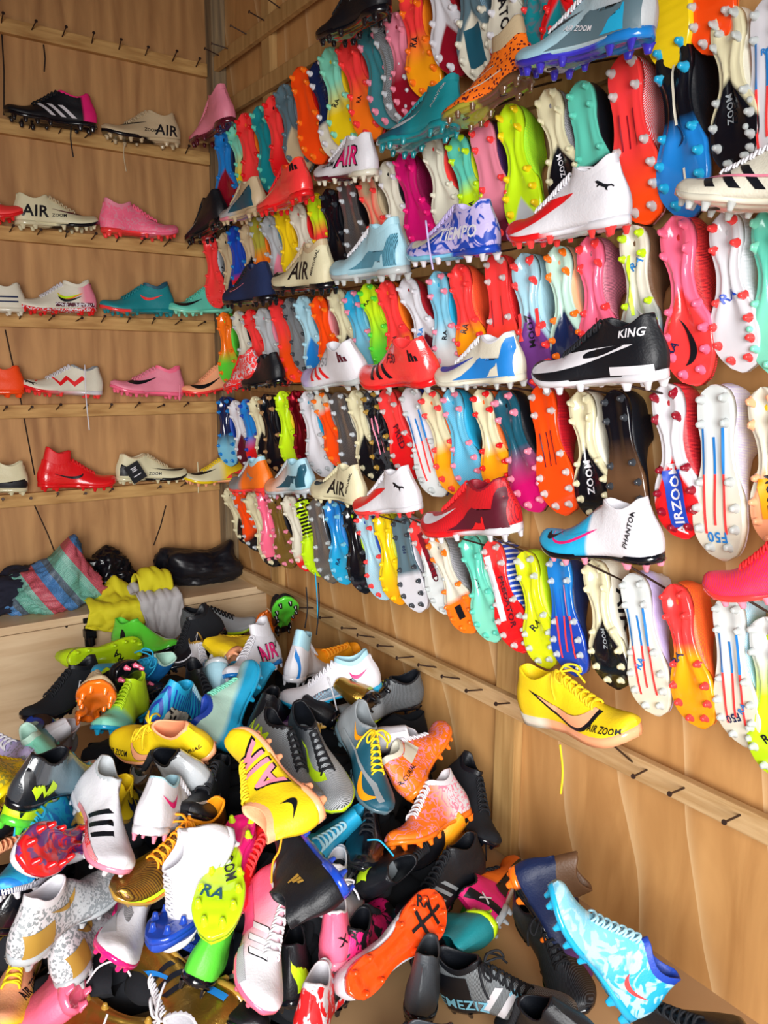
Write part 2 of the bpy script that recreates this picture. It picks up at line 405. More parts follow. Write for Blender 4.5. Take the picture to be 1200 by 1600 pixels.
def stud_mesh(kind):
    k = ('stud', kind)
    if k in _mc: return _mc[k]
    V, Fs = [], []; prof = [(.032, .010), (.024, -.006), (.019, -.022), (.0165, -.036), (.012, -.043)]
    if kind == 'blade': ax = (1.35, .75)
    elif kind == 'round': ax = (1, 1)
    else: ax = (1.1, 1.0)
    n = 10
    if kind == 'nub': prof = [(.020, .006), (.016, -.010), (.012, -.020)]
    for r, z in prof:
        for i in range(n): a = 2*math.pi*i/n; V.append((.5+r*ax[0]*math.cos(a), r*ax[1]*math.sin(a), z))
    for j in range(len(prof)-1):
        for i in range(n): Fs.append((j*n+i, j*n+(i+1) % n, (j+1)*n+(i+1) % n, (j+1)*n+i))
    Fs.append(tuple((len(prof)-1)*n+i for i in range(n)))
    _mc[k] = fixn(mesh('stud', toloc(V), Fs, nslots=1)); return _mc[k]
def plate_mesh(sole, foot, studs):
    k = ('pl', sole, foot, studs)
    if k in _mc: return _mc[k]
    n, mv = 42, 17; V, Fs, mi = [], [], []
    s = .5*(1-np.cos(np.pi*np.linspace(0, 1, n))); s = .35*s+.65*np.linspace(0, 1, n); s[0] = .0; s[-1] = 1.0
    th = .03 if sole == 'flat' else .0
    vs = np.sin(np.linspace(-1, 1, mv)*math.pi/2)
    for si in s:
        wp, wn = max(float(plate_w(si, 1*foot, sole)), .012), max(float(plate_w(si, -1*foot, sole)), .012)
        zs = float(ZS(si)); zt = zs+float(TH(si)); x = si+(-.004 if si < .01 else (.004 if si > .99 else 0))
        fl = np.interp(si, [.15, .3, .5, .62], [1.035, .9, .9, 1.035]) if sole != 'flat' else 1.04
        wl = lambda w: w
        V += [(x, -wn*fl*1.0, zt+.004), (x, -wn*1.03, zs+.45*(zt-zs)-th*.5)]
        y = np.where(vs > 0, vs*wp, vs*wn)*.985
        X, Y, Z = soleP(np.full(mv, si), y, sole, foot); V += [(x, yy, zz-th) for yy, zz in zip(Y, Z)]
        V += [(x, wp*1.03, zs+.45*(zt-zs)-th*.5), (x, wp*fl*1.0, zt+.004)]
    st = mv+4
    for i in range(n-1):
        for j in range(st-1): Fs.append((i*st+j, i*st+j+1, (i+1)*st+j+1, (i+1)*st+j))
        Fs.append((i*st+st-1, i*st, (i+1)*st, (i+1)*st+st-1))
    Fs.append(tuple(range(st))[::-1]); Fs.append(tuple((n-1)*st+j for j in range(st)))
    mi = [0]*len(Fs)
    if studs:
        sm = stud_mesh('mix')
        for px, py in STUDS:
            X, Y, Z = soleP(np.array([px]), np.array([py*foot]), sole, foot); b = len(V)
            V += [(v.co.x/LB+px, v.co.y/LB+Y[0], v.co.z/LB+Z[0]) for v in sm.vertices]
            for p in sm.polygons: Fs.append(tuple(b+q for q in p.vertices)); mi.append(1)
    me = mesh('sole_plate', toloc(V), Fs, midx=mi, nslots=2 if studs else 1)
    bm = bmesh.new(); bm.from_mesh(me); bmesh.ops.recalc_face_normals(bm, faces=bm.faces); bm.to_mesh(me); bm.free()
    _mc[k] = me; return me
def lace_mesh(bow, foot):
    k = ('lace', bow, foot)
    if k in _mc: return _mc[k]
    P = []
    def top(s, u, sd): x, y, z = upP(np.array([s]), np.array([u]), sd, foot); return Vector((x[0], y[0], z[0]+.006))
    n = 7
    for i in range(n):
        s0 = .42+.042*i; s1 = s0+.03
        for sd in (1, -1):
            a = top(s0, .86, sd); b = top(s1, .86, -sd); mid = top((s0+s1)/2, .999, 1); mid.z += .012 if sd > 0 else .007
            P.append(spline([a*1, a.lerp(mid, .5)+Vector((0, sd*.012, .012)), mid, b.lerp(mid, .5)+Vector((0, -sd*.012, .012)), b], 3))
    if bow:
        c = top(.43, .999, 1)+Vector((0, 0, .012))
        for sd in (1, -1):
            P.append(spline([c, c+Vector((.02, sd*.05, .035)), c+Vector((.06, sd*.11, .01)), c+Vector((.09, sd*.10, -.03)), c+Vector((.06, sd*.05, .0)), c], 5))
            P.append(spline([c, c+Vector((-.0, sd*.06, .02)), c+Vector((.03, sd*.125, -.05)), c+Vector((.06, sd*.15, -.13))], 5))
    V, Fs = tube(P, .0085, 5); _mc[k] = mesh('laces', toloc(V), Fs, nslots=1); return _mc[k]

# marks: flat outlines or lettering laid onto the side or the sole
def smooth(P, n=3):
    out = []
    for i in range(len(P)):
        p0, p1, p2, p3 = (np.array(P[(i+k) % len(P)], float) for k in (-1, 0, 1, 2))
        for k in range(n):
            t = k/n; q = .5*((2*p1)+(p2-p0)*t+(2*p0-5*p1+4*p2-p3)*t*t+(3*p1-p0-3*p2+p3)*t**3); out.append(tuple(.6*q+.4*(p1+(p2-p1)*t)))
    return out
SWOOSH = smooth([(0, 1), (.12, .74), (.27, .45), (.42, .2), (.55, .06), (.66, 0), (.77, .03), (.86, .14), (.93, .34), (.98, .62), (1, 1), (.94, .8), (.87, .64), (.78, .52), (.68, .45), (.56, .45), (.38, .56), (.2, .76)])
CAT = [(0, .35), (.12, .5), (.3, .52), (.5, .62), (.7, .85), (.86, .98), (1, .95), (.93, .8), (.83, .68), (.9, .5), (.84, .45), (.72, .55), (.6, .42), (.42, .3), (.36, .1), (.24, 0), (.28, .16), (.26, .34), (.12, .36), (.0, .22)]
FORM = smooth([(0, 1), (.22, .64), (.46, .27), (.7, .05), (.97, 0), (1, .3), (.9, .6), (.66, .78), (.34, .95)])
HEELPANEL = [(.02, 0), (.64, 0), (.55, .1), (.46, .3), (.40, .48), (.36, .55), (.33, .52), (.29, .32), (.25, .2), (.2, .17), (.16, .27), (.135, .5), (.11, .82), (.08, .98), (.045, 1), (.02, .7)]
FLAME = [(0, 0), (1, 0), (.9, .25), (.78, .12), (.72, .5), (.6, .2), (.52, .62), (.4, .28), (.3, .8), (.2, .4), (.1, 1), (.02, .6)]
ZIG = [(0, .75), (.22, .1), (.36, .6), (.52, .1), (.7, .9), (1, .35), (1, .6), (.72, 1.05), (.52, .42), (.38, .95), (.22, .5), (.06, 1)]
LINE3 = [[(.04*i+.0, 0), (.04*i+.09, 0), (.04*i+.33, 1), (.04*i+.24, 1)] for i in (0, 5, 10)]
LINE3 = [[(a/.73, b) for a, b in p] for p in LINE3]
def text2d(txt):
    k = ('t2', txt)
    if k in _mc: return _mc[k]
    cu = bpy.data.curves.new('t', 'FONT'); cu.body = txt; cu.size = 1; cu.resolution_u = 2; cu.offset = .022; cu.space_character = 1.06
    o = bpy.data.objects.new('t', cu); C.objects.link(o); dg = bpy.context.evaluated_depsgraph_get()
    me = bpy.data.meshes.new_from_object(o.evaluated_get(dg)); bpy.data.objects.remove(o); bpy.data.curves.remove(cu)
    V = np.array([(v.co.x, v.co.y) for v in me.vertices]); Fs = [tuple(p.vertices) for p in me.polygons]; bpy.data.meshes.remove(me)
    V -= V.min(0); V /= V[:, 1].max(); _mc[k] = (V, Fs); return _mc[k]
def flat_bm(polys=None, tri=None):
    bm = bmesh.new()
    if tri is not None:
        vs = [bm.verts.new((x, y, 0)) for x, y in tri[0]]
        for f in tri[1]:
            try: bm.faces.new([vs[i] for i in f])
            except ValueError: pass
    else:
        for P in polys:
            f = bm.faces.new([bm.verts.new((x, y, 0)) for x, y in P]); bmesh.ops.triangulate(bm, faces=[f])
    return bm
def cut(bm, step):
    xs = [v.co.x for v in bm.verts]; ys = [v.co.y for v in bm.verts]
    for lo, hi, n in ((min(xs), max(xs), (1, 0, 0)), (min(ys), max(ys), (0, 1, 0))):
        p = math.ceil(lo/step)*step
        while p < hi:
            bmesh.ops.bisect_plane(bm, geom=bm.verts[:]+bm.edges[:]+bm.faces[:], plane_co=(n[0]*p, n[1]*p, 0), plane_no=n, dist=1e-5); p += step
SHAPES = {'sw': [SWOOSH], 'cat': [CAT], 'form': [FORM], 'heel': [HEELPANEL], 'flame': [FLAME], 'zig': [ZIG], 'st': LINE3,
 'bar': [[(0, 0), (1, 0), (1, 1), (0, 1)]], 'tri': [[(0, 0), (.25, 0), (.42, .45), (.2, .45)], [(.33, 0), (.6, 0), (.8, .7), (.56, .7)], [(.7, 0), (1, 0), (1, 1), (.85, 1)]]}
NAMES = {'sw': 'emblem', 'cat': 'emblem', 'form': 'side_panel', 'heel': 'heel_panel', 'flame': 'side_panel', 'zig': 'side_panel', 'st': 'side_stripes', 'bar': 'patch', 'tri': 'emblem'}
def mark(boot_o, spec, sides, sole, foot, lay=0):
    # 'sw:white@x0,x1,z0,z1' on the side, 'tx=TEXT:black@x,z,h[,slant]' ; prefix 's' puts it on the sole: 'ssw', 'stx=RA:navy@x,y,h,deg'
    head, rest = spec.split(':', 1); colr, pos = rest.split('@') if '@' in rest else (rest, '')
    pos = tuple(float(v) for v in pos.split(',')) if pos else ()
    onsole = head in ('ssw', 'sbar') or head.startswith('stx='); h = head[1:] if onsole else head
    for sd in ((0,) if onsole else sides):
        k = ('mk', head, pos, sd, sole if onsole else '', foot, lay)
        if k not in _mc:
            if h.startswith('tx='):
                V, Fs = text2d(h[3:]); V = V.copy()
                x, z, hh = pos[:3]; sl = pos[3] if len(pos) > 3 and not onsole else 0
                V = V*hh
                if onsole:
                    a = math.radians(pos[3] if len(pos) > 3 else 0); V -= V.max(0)/2
                    V = V@np.array([[math.cos(a), math.sin(a)], [-math.sin(a), math.cos(a)]]); V = np.stack([x-V[:, 1], z-V[:, 0]], 1)
                else:
                    V[:, 0] += V[:, 1]*.15; a = math.radians(sl); V = V-V.max(0)/2
                    V = V@np.array([[math.cos(a), math.sin(a)], [-math.sin(a), math.cos(a)]])
                    V = np.stack([x+V[:, 0]*(-1 if sd > 0 else 1), z+V[:, 1]], 1)
                bm = flat_bm(tri=(V, Fs))
            else:
                d = {'sw': (.36, .84, .07, .19), 'cat': (.06, .22, .22, .30), 'form': (.34, .95, .06, .24), 'heel': (0, 1, .05, .34), 'flame': (.04, .5, .06, .26), 'zig': (.25, .85, .08, .24), 'st': (.42, .78, .06, .22), 'bar': (.4, .5, .1, .2), 'tri': (.08, .2, .2, .3)}[h]
                x0, x1, z0, z1 = pos or d
                bm = flat_bm([[(x0+(x1-x0)*a, z0+(z1-z0)*b) for a, b in P] for P in SHAPES[h]])
            cut(bm, .03); bmesh.ops.triangulate(bm, faces=bm.faces)
            A = np.array([v.co[:2] for v in bm.verts])
            if onsole:
                X, Y, Z = soleP(A[:, 0], A[:, 1], sole, foot); Z = Z-.011-.003*lay
            else:
                X, Y, Z = sideP(A[:, 0], A[:, 1], sd, foot); Y = Y+np.sign(Y)*(.0055+.0025*lay); Z = Z+.001
            for v, a in zip(bm.verts, toloc(zip(X, Y, Z))): v.co = a
            me = bpy.data.meshes.new('mark'); bm.to_mesh(me); bm.free()
            for p in me.polygons: p.use_smooth = True
            me.materials.append(None); _mc[k] = me
        nm = 'lettering' if h.startswith('tx=') else NAMES[h]
        o = link(nm, _mc[k], next(c for c in boot_o.children if c.name.startswith('sole_plate' if onsole else 'upper')), [mat(colr, 'mark')])
        if nm != 'lettering': o['label'] = '%s %s' % (re.match('[a-z_]+', colr).group(0).replace('_', ' '), nm.replace('_', ' '))
def cname(spec):
    g = SPEC.match(spec); a = g.group(1).replace('_', ' ')
    return a+' and '+g.group(3).replace('_', ' ') if g.group(3) else a
BOOTS = []
def boot(label, M, upper, plate, stud=None, kind='low', sole='m', det=2, collar=None, lace='', marks=(), foot=1, group=None, name='football_boot', cat='football boot', bow=False):
    r = empty(name, (0, 0, 0)); r.matrix_world = M
    tag(r, label, cat, group)
    link('upper', upper_mesh(foot), r, [mat(upper)])
    link('collar', collar_mesh(kind, foot), r, [mat(collar or re.match('[a-z_]+', upper).group(0))])
    stud = stud or re.match('[a-z_]+', plate).group(0)
    if sole in ('flat', 'turf'): det = 1
    merged = det < 2 and sole != 'flat'
    p = link('sole_plate', plate_mesh(sole, foot, merged), r, [mat(plate, 'plate')]+([mat(stud, 'plate')] if merged else []))
    p['label'] = cname(plate)+' sole plate'
    if not merged and sole != 'flat':
        for i, (px, py) in enumerate(STUDS):
            X, Y, Z = soleP(np.array([px]), np.array([py*foot]), sole, foot)
            o = link('stud', stud_mesh('blade' if sole == 'm' and i < 4 else 'mix'), r, [mat(stud, 'plate')])
            o.matrix_local = Matrix.Translation(((px-.5)*LB, Y[0]*LB, Z[0]*LB)) @ Matrix.Rotation(math.radians(random.choice((-18, 18)) if sole == 'm' else 0), 4, 'Z')
    if det > 1:
        k = ('insole', foot)
        if k not in _mc:
            ss = np.linspace(.05, .40, 14); P = [(v, float(LAT(v))*.8, .098) for v in ss]+[(v, -float(MED(v))*.8, .098) for v in ss[::-1]]
            _mc[k] = fixn(mesh('insole', toloc(P), [tuple(range(len(P)))], smooth=False, nslots=1))
        link('insole', _mc[k], next(c for c in r.children if c.name.startswith('collar')), [mat('grey=' if upper.startswith(('black', 'navy', 'dark')) else 'black=', 'lace')])
    if lace: link('laces', lace_mesh(bow, foot), r, [mat(lace, 'lace')])
    if sole == 'f' and det == 2:
        for yy, dx in ((-.065, 0), (0, .05), (.065, 0)):
            mark(r, 'sbar:blue@%g,%g,%g,%g' % (.24+dx, .5, yy-.008, yy+.008), (), sole, foot); mark(r, 'sbar:coral@%g,%g,%g,%g' % (.5, .84-dx, yy-.008, yy+.008), (), sole, foot)
    d = (M.inverted() @ CAMP)
    sides = (1,) if d.y > 0 else (-1,)
    for li, s_ in enumerate(marks):
        if s_.startswith('hang='):
            c_, pts = s_[5:].split(':'); pts = [tuple(float(q) for q in p_.split(',')) for p_ in pts.split(';')]
            dd = (M.translation-CAMP).dot(FWD); IM = M.inverted()
            P = [IM @ (CAMP+pray(a, b)*((dd+.0)/pray(a, b).dot(FWD)) - (Vector((.07, 0, 0)) if M.translation.x > -.35 else Vector((0, .07, 0)))) for a, b in pts]
            V, Fs = tube([spline(P, 5)], .0022, 5); me = mesh('lace_end', V, Fs, nslots=1); link('lace_end', me, r, [mat(c_, 'lace')])
        else: mark(r, s_, sides, sole, foot, li)
    BOOTS.append(r); return r
def frame(X, Z, loc, L):
    X = X.normalized(); Z = (Z-X*Z.dot(X)).normalized(); Y = Z.cross(X); k = L/LB
    m = Matrix((X*k, Y*k, Z*k)).transposed().to_4x4(); m.translation = loc; return m
# ---------------------------------------------------------------- boots hung sole out on the right wall: heel px, toe px | upper | plate | stud | sole kind | marks
ROWS = {}
ROWS['first'] = '''
345 200 358 340 | navy | blue!dark_red@.45 | blue | h |
361 196 393 296 | lime | mint>yellow@.55~.3 | aqua | h | stx=RA:black@.55,0,0.0434,60
377 177 405 312 | orange^silver@.2 | coral | red | h |
400 166 430 300 | teal | teal | aqua | h |
420 150 450 285 | black | coral>red@.6~.3 | red | h |
437 133 472 262 | petrol*lines:silver | slate!beige@.5 | slate | m |
463 105 500 268 | red | deep_orange | orange | f0 |
490 97 532 250 | ivory | navy>ivory@.62 | white | p | stx=PREDATOR:navy@.5,-.04,0.08,-90
508 75 545 232 | yellow | mint>yellow@.5~.3 | mint | h | stx=RA:black@.55,.02,0.0434,50
535 62 583 215 | coral | coral>orange@.55~.3 | coral | h | stx=RA:black@.62,.02,0.0372,60
566 33 615 208 | petrol | teal*lines:slate | rose | h |
592 28 630 185 | black | black*lines:chrome | chrome | h |
612 20 640 180 | dark_red | rose>dark_red@.5~.3 | rose | h |
634 -22 668 150 | orange*lines:amber | coral>amber@.55~.3 | orange | h | stx=RA:black@.5,.02,0.0496,60
668 -75 718 130 | maroon*lines:red | white!dark_red@.6 | white | m |
720 -90 752 140 | navy*lines:light_blue | slate!ivory@.5 | ivory | m | sbar:petrol@.62,.9,-.07,.07
772 -110 798 110 | ivory | ivory>red@.78 | white | p | stx=PREDATOR:black@.5,0,0.08,-90
822 -105 848 92 | teal | teal*marble:slate | coral | h |
872 -120 872 80 | teal | red!teal@.5 | red | m |
1042 -150 1046 46 | yellow | yellow | yellow | flat |
1108 -190 1108 8 | orange | deep_orange | clear | f0 |'''
ROWS['second'] = '''
325 368 338 480 | silver*marble:dark_grey | coral | coral | h |
346 364 374 470 | black | beige!navy@.55 | beige | m |
362 353 382 462 | royal_blue | royal_blue>red@.7~.1 | blue | h |
381 350 404 455 | ivory | beige!black@.45 | beige | m | tx=AIR:black@.5,.17,.12
397 338 416 448 | orange^clear@.2 | olive>orange@.5~.2 | clear | h |
414 338 446 440 | petrol*lines:light_blue | silver!rose@.55 | silver | m |
436 325 464 438 | yellow | yellow | yellow | m |
459 318 486 428 | red | ivory!red@.5 | ivory | m |
487 302 515 430 | lime | lime>coral@.4~.2 | yellow | h |
509 295 532 425 | black | black | dark_grey | h |
536 280 566 415 | black | chrome*lines:black% | chrome | f0 |
566 277 604 402 | beige | coral^beige@.0 | coral | m |
598 253 634 392 | black | ivory | white | m |
625 238 666 392 | black*lines:magenta | magenta | hot_pink | m |
668 212 708 365 | coral | ivory>red@.85~.1 | ivory | m |
707 212 748 345 | lime*mesh:yellow | aqua>lime@.5~.15 | lime | h | stx=RA:black@.68,.03,0.0496,60
745 188 790 372 | black*lines:purple | rose>maroon@.75~.2+ | coral | f0 |
790 163 822 365 | lime*lines:green | lime!silver@.72 | yellow | m |
850 140 886 300 | black*lines:white | cream!black@.45 | cream | m | stx=ZOOM:white@.62,0,0.0434,90
900 128 930 282 | black | aqua>black@.62 | aqua | f0 |
968 86 1002 350 | red*mesh:white | coral>deep_orange@.7~.3 | clear | f0 | sbar:dark_red@.34,.56,-.05,-.042;sbar:dark_red@.36,.56,.0,.008;sbar:dark_red@.34,.56,.045,.053
1045 54 1068 336 | black | black>blue@.52~.12 | cyan | h | sbar:ivory@.05,.5,-.008,.008;sbar:ivory@.75,.95,-.04,-.025;ssw:navy@.5,.62,-.06,.0
1130 10 1148 262 | ivory | cream!black@.42 | clear | m | tx=AIR:black@.33,.17,.15;tx=AIR ZOOM:black@.62,.17,.04;stx=ZOOM:grey@.62,0,0.0434,90
1196 -6 1200 238 | coral | white | clear | f | stx=RA:blue@.3,0,0.0372,0'''
ROWS['third'] = '''
347 488 358 602 | green | orange>green@.6~.2 | orange | h |
368 486 394 590 | black | ivory!orange@.75 | silver | m |
386 484 412 575 | silver*lines:black | coral | red | h |
404 482 440 600 | rose | silver!coral@.6 | clear | m |
428 468 464 594 | coral | coral>deep_orange@.5~.3 | coral | f0 |
447 466 482 582 | black | black*lines:silver | dark_grey | h |
467 463 502 592 | petrol*lines:sky_blue | light_blue!blue@.5 | light_blue | m |
492 463 520 568 | coral*lines:white | deep_orange | orange | m |
520 452 552 562 | ivory | cream!black@.55 | cream | m | tx=ZOOM:black@.6,.15,.06
543 455 580 575 | sky_blue | cyan>sky_blue@.4~.4 | rose | h |
568 444 606 575 | lime | lime>green@.55~.4 | green | m | stx=RA:black@.2,.03,0.0434,40
597 439 628 560 | orange | coral>amber@.68~.15 | coral | h | stx=RA:black@.62,.03,0.0372,60
628 436 682 566 | maroon*lines:red | white!maroon@.62 | white | m | stx=RA:blue@.6,.03,0.0434,60
678 424 704 578 | cyan | sky_blue>clear@.6~.3 | rose | h | stx=RA:black@.6,0,0.0496,70
712 413 744 580 | coral*mesh:orange | coral>amber@.58~.12 | coral | h | stx=RA:black@.58,.03,0.0496,60
770 397 786 572 | red*mesh:coral | coral>deep_orange@.7~.3 | clear | f0 | sbar:dark_red@.36,.6,-.05,-.042;sbar:dark_red@.38,.6,.045,.053
814 396 842 612 | light_blue | light_blue!purple@.42 | coral | m | stx=ZOOM:black@.56,0,0.0558,-90;sbar:coral@.42,.62,-.09,-.06;sbar:coral@.42,.62,.06,.09
866 384 893 590 | peach^pale_mint@.12 | pale_mint!navy@.48 | orange | m |
916 370 940 575 | rose*lines:black | pink | coral | m | sbar:dark_red@.6,.74,-.006,.006
984 352 1003 575 | brown | ivory>slate@.6~.3 | lime | h | stx=RA:blue@.27,-.03,0.062,30;sbar:lime@.2,.62,.02,.04;ssw:white@.58,.68,-.06,.0
1050 338 1080 602 | coral*lines:maroon | pink!coral@.42 | pink | m | ssw:black@.6,.88,-.07,.03;stx=RA:navy@.76,.09,0.0496,40
1127 332 1152 580 | white*lines:silver | white | coral | h | stx=RA:royal_blue@.52,.0,0.062,20
1196 323 1210 590 | mint | aqua>mint@.5~.4 | mint | m |'''
ROWS['fourth'] = '''
347 620 356 722 | royal_blue | navy>sky_blue@.62~.2 | blue | m |
363 626 388 728 | purple | white!maroon@.5 | white | m |
380 624 402 722 | navy | blue>red@.62~.2 | royal_blue | h |
394 620 418 715 | black | cream!black@.5 | cream | m |
412 616 436 740 | black | black | tan | h |
437 611 458 728 | yellow | lime | lime | m |
457 610 482 726 | red | dark_red% | dark_red | h |
475 612 505 745 | cyan | white | silver | h |
494 614 534 724 | black*lines:white | ivory>deep_orange@.25~.1 | orange | m |
522 614 552 728 | ivory | chrome*lines:black% | chrome | f0 |
550 610 586 752 | ivory | cream!black@.48 | cream | m |
574 610 608 752 | black | black*marble:dark_grey | gold | h | sbar:rose@.3,.7,.02,.03;sbar:rose@.3,.7,-.04,-.03
597 609 640 738 | coral | coral!red@.4 | clear | p | stx=PRED:maroon@.55,-.02,0.08,-90
634 606 684 775 | royal_blue^white@.2 | white>clear@.55~.3 | clear | f | 
664 610 715 772 | coral*lines:amber | cream>amber@.55~.12 | coral | h |
699 609 737 764 | cyan | sky_blue*lines:cyan | rose | h |
747 607 782 772 | coral*lines:amber | cream>amber@.55~.12 | red | h |
780 611 836 800 | black | petrol>magenta@.62~.3 | rose | h |
840 602 877 806 | dark_red*lines:red | deep_orange | clear | f0 | sbar:maroon@.36,.62,-.05,-.042;sbar:maroon@.36,.62,0,.008;sbar:maroon@.36,.62,.045,.053
902 612 930 806 | ivory | cream!black@.42 | cream | m | stx=ZOOM:white@.66,0,0.062,90;tx=ZOOM:black@.55,.15,.05
955 610 982 810 | black | black>brown@.5~.3 | dark_grey | f0 |
1036 600 1062 844 | dark_red*lines:coral | white!red@.47 | dark_red | m | sbar:royal_blue@.55,.92,-.07,.06;stx=AIRZOOM:white@.74,-.01,0.072,90
1112 602 1121 878 | white*lines:lilac | clear>ivory@.5~.3 | clear | f | stx=F50:blue@.86,0,0.064,180
1188 606 1214 862 | yellow | ivory!peach@.45 | peach | m | sbar:amber@.55,.8,-.07,.07;stx=ZOOM:black@.65,0,0.0558,90'''
ROWS['fifth'] = '''
351 764 386 842 | black | cream!black@.55 | cream | m |
368 767 402 858 | orange | deep_orange>black@.75~.1 | silver | h |
387 770 430 884 | ivory | cream!black@.6 | cream | m | tx=AIR:black@.4,.17,.14
409 767 424 868 | black | pink | rose | h |
424 771 450 888 | black | black*lines:gold | rose | h |
446 774 482 892 | rose | ivory>red@.8~.1 | ivory | m |
469 777 494 894 | yellow^black@.2 | black>lime@.5~.1*ribs:lime | lime | h |
488 781 516 912 | black | chrome*lines:grey% | clear | f0 |
514 781 534 897 | blue | blue>cyan@.5~.5 | sky_blue | m | stx=RA:navy@.72,.02,0.0496,60;hang=cyan:524,890;527,930;528,968;hang=black:510,912;512,945;508,975
544 790 566 928 | lime^black@.12 | black | dark_grey | h | hang=black:530,905;531,940;527,985
562 800 594 920 | royal_blue^white@.2 | sky_blue*lines:clear | coral | h |
592 800 620 942 | yellow*lines:green | yellow>amber@.8~.3 | yellow | m |
621 806 650 958 | white | slate>white@.6~.06 | dark_grey | f0 | stx=F50:navy@.35,0,0.04,90
645 813 700 960 | royal_blue | coral!clear@.25 | clear | p | sbar:dark_red@.15,.62,-.05,.02;stx=PRED:maroon@.55,-.02,0.072,-90
674 838 732 990 | black*lines:white | ivory>orange@.66~.05 | orange | m | sbar:black@.72,.85,-.04,.04
728 836 768 1005 | mint | aqua>mint@.55~.4 | aqua | m | ssw:black@.4,.5,-.04,.02
762 846 812 1022 | royal_blue*ribs:white | coral!red@.2 | clear | p | sbar:white@.12,.7,.03,.09;stx=PREDATOR:maroon@.55,-.03,0.064,-90
816 862 848 1036 | lime | lime*mesh:yellow | clear | h | stx=RA:black@.62,.0,0.062,40
868 866 892 1050 | navy | blue>royal_blue@.4~.3 | clear | f | sbar:rose@.25,.5,-.05,-.04
924 876 958 1080 | ivory | cream!black@.45 | cream | m | tx=AIR:black@.4,.17,.15;stx=ZOOM:grey@.6,0,0.0372,90
984 897 1020 1122 | lilac^white@.2 | clear>ivory@.5~.4 | clear | f | stx=RA:blue@.62,.03,0.0496,60
1048 914 1090 1142 | orange*mesh:coral | coral>amber@.45~.1 | coral | h | stx=RA:navy@.5,.05,0.0558,50
1132 934 1155 1167 | sky_blue*mesh:white | clear>ivory@.5~.4 | clear | f | stx=F50:navy@.8,.02,0.056,200;stx=RA:blue@.72,-.06,0.0434,60
1192 966 1206 1222 | lime | clear>lime@.35~.25 | clear | h | stx=RA:black@.72,0,0.0558,40'''
def parse(row):
    for ln in ROWS[row].strip().split('\n'):
        f = [a.strip() for a in ln.split('|')]; yield [float(v) for v in f[0].split()], f[1], f[2], f[3], f[4], [q for q in f[5].split(';')] if len(f) > 5 and f[5] else []
def fixmarks(ms):
    out = []                                                       # 'hang=' marks hold ';' themselves
    for q in ms:
        if out and out[-1].startswith('hang=') and re.match(r'^[\d., -]+$', q): out[-1] += ';'+q
        else: out.append(q)
    return out
seen = {}
for row in ROWS:
    L_ = list(parse(row)); prev = None
    for i, (p, up, pl, st, so, ms) in enumerate(L_):
        P, Q = on_right(p[0], p[1], .125), on_right(p[2], p[3], .125); X = Q-P; L = X.length
        L = min(max(L, .262), .305); X.normalize(); c = P+X*(L*.5)
        tau = math.radians(np.interp(p[0], [340, 700, 1200], [28, 12, -7]))
        n = Vector((-math.cos(tau), -math.sin(tau), 0))
        M = frame(X, -n, c, L)
        a, b = cname(pl), cname(up)
        lab = '%s soled %s boot, %s%s row, %s' % (a, b, row, '' if len((a+b+prev if prev else '').split()) > 6 else ' hanging', ('right of '+prev+' sole') if prev else 'nearest the corner')
        if a == b: lab = '%s boot, %s hanging row, sole out, %s' % (a, row, ('right of the '+prev+' sole') if prev else 'nearest the corner')
        seen[lab] = seen.get(lab, 0)+1
        if seen[lab] > 1: lab = lab.replace(' boot,', ' boot with %s studs,' % st.replace('_', ' '), 1)
        prev = a.split(' and ')[0]
        if len(lab.split()) > 16: lab = lab.replace(' hanging row', ' row').replace(' and ', '-', 1)
        near = abs(p[3]-p[1]) > 150
        boot(lab, M, up, pl, st, kind='low', sole={'f0': 'f', 'h': 'p' if False else 'h'}.get(so, so), det=2 if near and so != 'f0' else (3 if near else 1),
             marks=fixmarks(ms), foot=random.choice((1, -1)), group='boots hung sole out on the right wall')

# ---------------------------------------------------------------- boots standing on the nails: heel px, toe px of the sole line
GD = 'boots displayed side on along the right wall'
def shown(h, t, label, up, pl, d=.205, lean=-8, wall='R', grp=GD, **kw):
    f = on_right if wall == 'R' else on_back
    P, Q = f(h[0], h[1], d), f(t[0], t[1], d); X = Q-P; L = min(max(X.length, .255), .31); c = (P+Q)/2; X.normalize()
    Z = Vector((0, 0, 1)); Z = (Z-X*Z.dot(X)).normalized()
    Z = Matrix.Rotation(math.radians(lean), 3, X) @ Z
    kw.setdefault('det', 2 if abs(h[0]-t[0]) > 90 else 1); kw.setdefault('lace', 'white')
    if wall == 'R':                                                # long nails carry it
        z, b = min((abs(b.location.z-c.z), i) for i, b in enumerate(RBAT)); b = RBAT[b]
        if z < .13:
            for f_ in (-.22, .22):
                q = c+X*(f_*L)-Z*.004; q.x -= .012; p0 = Vector((-.045, q.y, b.location.z-.018))
                V, Fs = tube([[p0-b.location, q-b.location]], .0022, 6); me = mesh('nail', V, Fs); me.materials.append(M_NAIL); link('nail', me, b)
    return boot(label, frame(X, Z, c, L), up, pl, group=grp, **kw)
S = shown
S((372, 185), (300, 238), 'dim pinkish boot with a red toe on the second batten, in the corner', 'rose>coral@.8', 'maroon', d=.14, kind='mid', lace='rose')
S((412, 330), (354, 350), 'small beige and blue boot at the far end, left of the red three-striped boot', 'beige>silver@.5', 'beige>rose@.6', marks=['flame:petrol@.05,.6,.07,.30'], lace='beige')
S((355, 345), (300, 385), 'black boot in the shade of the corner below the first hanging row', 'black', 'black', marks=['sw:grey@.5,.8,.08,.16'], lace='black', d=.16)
S((484, 306), (412, 338), 'vivid red boot standing under the first hanging row, left of the white pink-lettered boot', 'coral+', 'red', lace='red', marks=['tri:black@.05,.16,.26,.36'], collar='deep_orange')
